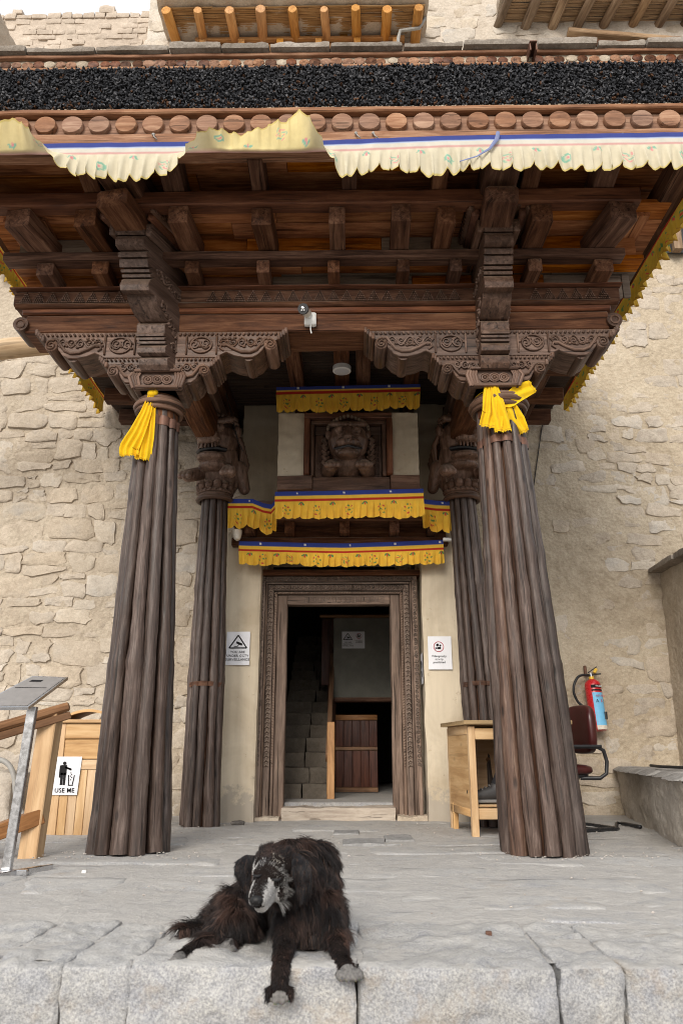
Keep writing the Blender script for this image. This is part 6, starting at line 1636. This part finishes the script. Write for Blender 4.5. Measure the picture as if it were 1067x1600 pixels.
# forelegs
b.cap(D(510, 1420, 2.76), D(524, 1460, 2.68), .058, .036); b.cap(D(524, 1460, 2.68), D(533, 1498, 2.54), .034, .024); b.cap(D(533, 1498, 2.54), D(543, 1520, 2.45), .024, .024)
b.cap(D(455, 1440, 2.70), D(444, 1475, 2.60), .050, .034); b.cap(D(444, 1475, 2.60), D(438, 1517, 2.45), .032, .025); b.cap(D(438, 1517, 2.45), D(437, 1545, 2.41), .025, .024)
# hind legs
b.cap(D(372, 1425, 2.86), D(366, 1445, 2.74), .080, .060); b.cap(D(366, 1450, 2.74), D(318, 1478, 2.68), .050, .028); b.cap(D(318, 1478, 2.68), D(284, 1496, 2.56), .027, .021); b.cap(D(284, 1496, 2.56), D(275, 1506, 2.51), .022, .022)
b.cap(D(385, 1455, 2.78), D(364, 1474, 2.70), .04, .026); b.cap(D(364, 1474, 2.70), D(354, 1482, 2.65), .025, .022)
b.cap(D(360, 1430, 2.95), D(318, 1452, 2.86), .030, .022); b.cap(D(318, 1452, 2.86), D(285, 1452, 2.80), .022, .014)
# toes
def toes(px, py, Y, dirn, s=.012, n=4):
    c = D(px, py, Y); d = V(dirn).normalized(); sd = d.cross(V((0, 0, 1))).normalized()
    for k in range(n):
        o = (k - (n-1)/2) * s * 1.25; b.cap(c + sd * o, c + sd * o + d * s * (1.5 if k in (1, 2) else 1.1), s * .95, s * .8, 8)
toes(545, 1522, 2.435, (.3, -1, -.25), .0145); toes(437, 1549, 2.40, (0, -.6, -1), .0145); toes(273, 1507, 2.505, (-.35, -1, -.1), .0135); toes(352, 1483, 2.645, (-.2, -1, .1), .0135)
def dmat(p):
    for (px, py, Y, r) in ((547, 1530, 2.42, .042), (274, 1509, 2.50, .052), (353, 1484, 2.635, .044)):
        if (p - D(px, py, Y)).length < r: return 1
    if (p - D(437, 1564, 2.385)).length < .024: return 1
    return 0
hc = D(428, 1356, 2.60); mzc = D(404, 1402, 2.475)
HF = (mzc - hc).normalized(); HR = HF.cross(V((0, 0, 1))).normalized(); HR = HR if HR.x > 0 else -HR; HU = HR.cross(HF); HU = HU if HU.z > 0 else -HU; HL = (mzc - hc).length
def hl(p): d = p - hc; return d.dot(HF) / HL, d.dot(HR), d.dot(HU)        # along the muzzle, to the side, up
def facecol(p):
    a, s, u = hl(p)
    if a > .10 and (p - hc).length < .18 and abs(s) < .07 and u > -.085:
        wob = .006 * noise.noise(p * 60) + .004 * noise.noise(p * 170); s += wob; a += wob * 6
        bridge = abs(s + .002) < .021 and u > -.02
        if a > .66 and not bridge and s < .037: return 'white'
        if .50 < a <= .66 and .016 < s < .040 and u < -.005: return 'white'
        if a > .30 and -.055 < s < -.021: return 'pale'
        if .26 < a < .46 and .016 < s < .046 and u > -.004: return 'brow'
        if a > .36 and bridge: return 'bridge'
        if a > .25 and .016 < s < .06: return 'grey'
    return None
def dmat2(p):
    k = dmat(p); f = facecol(p)
    return 2 if f == 'white' else k
body = remesh(b, 'body', ['dogskin', 'paw', 'muzzle'], DG, .0052, 2, dmat2)
# ears
def ear(pts, w, nm='ear'):
    pts = [V(p) for p in pts]; mb = MB()
    def fn(u, v):
        f = v * (len(pts)-1); i = min(len(pts)-2, int(f)); c = pts[i].lerp(pts[i+1], f-i); ww = w * (math.sin(math.pi * min(1, .25 + .75 * v) ) ** .6 if v < .98 else .15) * .9 + .004
        return c + V(((u-.5) * ww, -.014 * math.cos((u-.5) * 3), 0))
    mb.grid(fn, 10, 12); mb.grid(lambda u, v: V(fn(u, v)) + V((0, .010, 0)), 10, 12, flip=True); return mb.build(nm, 'dogskin', DG, smooth=180)
ear1 = ear([D(396, 1336, 2.60), D(383, 1345, 2.58), D(379, 1362, 2.57), D(384, 1382, 2.57), D(390, 1395, 2.57)], .05)
ear2 = ear([D(452, 1332, 2.60), D(466, 1345, 2.57), D(472, 1362, 2.555), D(474, 1384, 2.55), D(472, 1402, 2.55)], .062)
# nose, eyes, mouth
m = MB(); nc = D(401, 1407, 2.450); m.ball(nc, (.0195, .013, .0145), 14); m.ball(nc + V((-.008, -.006, -.004)), (.007, .006, .006), 8); m.ball(nc + V((.008, -.006, -.004)), (.007, .006, .006), 8); m.build('nose', 'nose', DG, smooth=180)
for (px, py, Y) in ((402, 1368, 2.503), (432, 1374, 2.498)):
    c0 = D(px, py, Y); MB().tube([c0 + V((-.013, .003, .001)), c0 + V((-.005, -.003, -.002)), c0 + V((.005, -.003, -.002)), c0 + V((.013, .003, .002))], [.002, .0045, .0045, .002], 6).build('closed_eye', 'nose', DG)
MB().tube([D(398, 1417, 2.475), D(404, 1420, 2.472), D(414, 1419, 2.49), D(424, 1414, 2.525)], .0025, 5).build('mouth', 'nose', DG)
# ---- coat
def coat(srcs, nm, n, lenfn, colfn, seed, flow, rad=.0007, lift=.35, accept=None):
    rs = np.random.RandomState(seed); tri, nr = [], []
    for o in srcs:
        me = o.data; me.calc_loop_triangles(); c = o.location
        for t in me.loop_triangles:
            a = [me.vertices[i].co + c for i in t.vertices]; tri.append([tuple(q) for q in a]); nr.append(tuple((a[1]-a[0]).cross(a[2]-a[0])))
    tri = np.array(tri); nr = np.array(nr); ar = np.linalg.norm(nr, axis=1); nr = nr / np.maximum(ar, 1e-12)[:, None]
    idx = rs.choice(len(tri), n, p=ar / ar.sum()); u, v = rs.rand(n), rs.rand(n); f = u + v > 1; u[f] = 1 - u[f]; v[f] = 1 - v[f]
    pts = tri[idx, 0] * (1-u-v)[:, None] + tri[idx, 1] * u[:, None] + tri[idx, 2] * v[:, None]; nn = nr[idx]
    pos, cols, radii, cnt = [], [], [], 0; K = 6
    for i in range(n):
        p = V(pts[i])
        if accept and not accept(p): continue
        N = V(nn[i]); L = lenfn(p)
        if L <= 0: continue
        fl_ = flow(p); t = fl_ - N * fl_.dot(N)
        if t.length < 1e-4: t = N.orthogonal()
        t.normalize()
        # clumps: neighbouring hairs share a lean
        cl = V((noise.noise(p * 55), noise.noise(p * 55 + V((9, 0, 0))), noise.noise(p * 55 + V((0, 9, 0)))))
        c2 = V((noise.noise(p * 22), noise.noise(p * 22 + V((9, 0, 0))), noise.noise(p * 22 + V((0, 9, 0)))))
        d = (t + N * lift + (cl * .6 + c2 * .65) * min(1, L / .03) + V(rs.normal(0, .10, 3))).normalized(); L *= rs.uniform(.65, 1.15)
        q = p - N * .002; cur = d; side = N.cross(t) * (1.5 * noise.noise(p * 40 + V((3, 3, 3)))) if L > .02 else V((0, 0, 0))
        col = colfn(p, rs)
        for k in range(K):
            pos.append(tuple(q)); radii.append(rad * (1 - .8 * k / (K-1)))
            q = q + cur * (L / (K-1)); cur = (cur + V((0, 0, -.16)) * (L / .05) + side * .22 + t * .05).normalized()
            if q.z < .004 and q.y > 2.47: q.z = .004
        cols.append((*col, 1)); cnt += 1
    cu = bpy.data.hair_curves.new(nm); cu.add_curves([K] * cnt)
    cu.position_data.foreach_set('vector', np.array(pos, dtype=np.float32).ravel())
    ra = cu.attributes.get('radius') or cu.attributes.new('radius', 'FLOAT', 'POINT'); ra.data.foreach_set('value', np.array(radii, dtype=np.float32))
    ca = cu.attributes.new('col', 'FLOAT_COLOR', 'CURVE'); ca.data.foreach_set('color', np.array(cols, dtype=np.float32).ravel())
    cu.materials.append(M['fur'])
    o = bpy.data.objects.new(nm, cu); _link(o, DG); W[o.name] = V((0, 0, 0)); o['kind'] = 'stuff'; return o
feet = [(D(547, 1528, 2.42), .055), (D(274, 1508, 2.50), .052), (D(353, 1484, 2.635), .042), (D(437, 1563, 2.385), .034)]
def flen(p):
    for f, r in feet:
        if (p - f).length < r: return .006
    a, s, u = hl(p)
    h = (p - hc).length
    if h < .19 and a > .55 and abs(s) < .06 and u > -.09: return .007
    if h < .13 and a > .05 and abs(s) < .058 and u > -.06: return .011
    if h < .10: return .026
    if p.y < 2.64 and p.z < .12: return .018          # lower legs
    if p.x < D(345, 1450, 2.8).x: return .06          # tail plume
    return .050
def fcol(p, rs):
    for f, r in feet:
        if (p - f).length < r * .85: return tuple(rs.uniform(.07, .30) * k for k in (1, .96, .90))
    f = facecol(p)
    if f in ('white', 'bridge', 'grey') and rs.rand() < .22: f = rs.choice(['grey', 'pale'])
    if f == 'white': g = rs.uniform(.22, .70); return (g, g * .98, g * .96)
    if f == 'pale': g = rs.uniform(.20, .56); return (g, g * .97, g * .94)
    if f == 'brow': g = rs.uniform(.18, .46); return (g, g * .92, g * .80)
    if f == 'bridge': g = rs.uniform(.03, .10); return (g, g, g * 1.06)
    if f == 'grey': g = rs.uniform(.06, .22); return (g, g * .95, g * .9)
    if (p - D(462, 1478, 2.68)).length < .026: g = rs.uniform(.2, .4); return (g, g * .9, g * .78)
    w = .5 + .5 * noise.noise(p * 14) + .3 * noise.noise(p * 60)
    r = rs.uniform(.5, 1.5)
    q, b_ = V((.010, .0075, .0075)), V((.088, .047, .034))
    k = max(0, min(1, (w - .42) * 1.4)); c = q.lerp(b_, k) * r
    if rs.rand() < .03: c = V((.13, .08, .06))
    return tuple(c)
def fflow(p):
    a_, s_, u_ = hl(p)
    if (p - hc).length < .17 and a_ > -.6 and abs(s_) < .075 and u_ > -.09: return (p - mzc) * 6 + V((0, 0, -.25))
    if p.x < D(350, 1450, 2.8).x and p.z > .035: return V((-1, -.15, .1))
    if p.y < 2.62 and p.z < .13: return V((0, -.6, -.6))
    return V((.10 * (p.x + .2), .1, -1.0)) + V((0, -.35, 0))
coat([body], 'fur', 70000, flen, fcol, 3, fflow, .0008, .32)
coat([body], 'face_fur', 330000, flen, fcol, 8, fflow, .0006, .22, lambda p: (p - hc).length < .16 and hl(p)[0] > -.3 and abs(hl(p)[1]) < .085)
def ecol(p, rs): g = rs.uniform(.004, .016); return (g * 1.1, g, g * 1.15) if rs.rand() < .9 else (.06, .035, .025)
coat([ear1, ear2], 'ear_fur', 7000, lambda p: .022, ecol, 5, lambda p: V((0, -.1, -1)), .0006, .25)
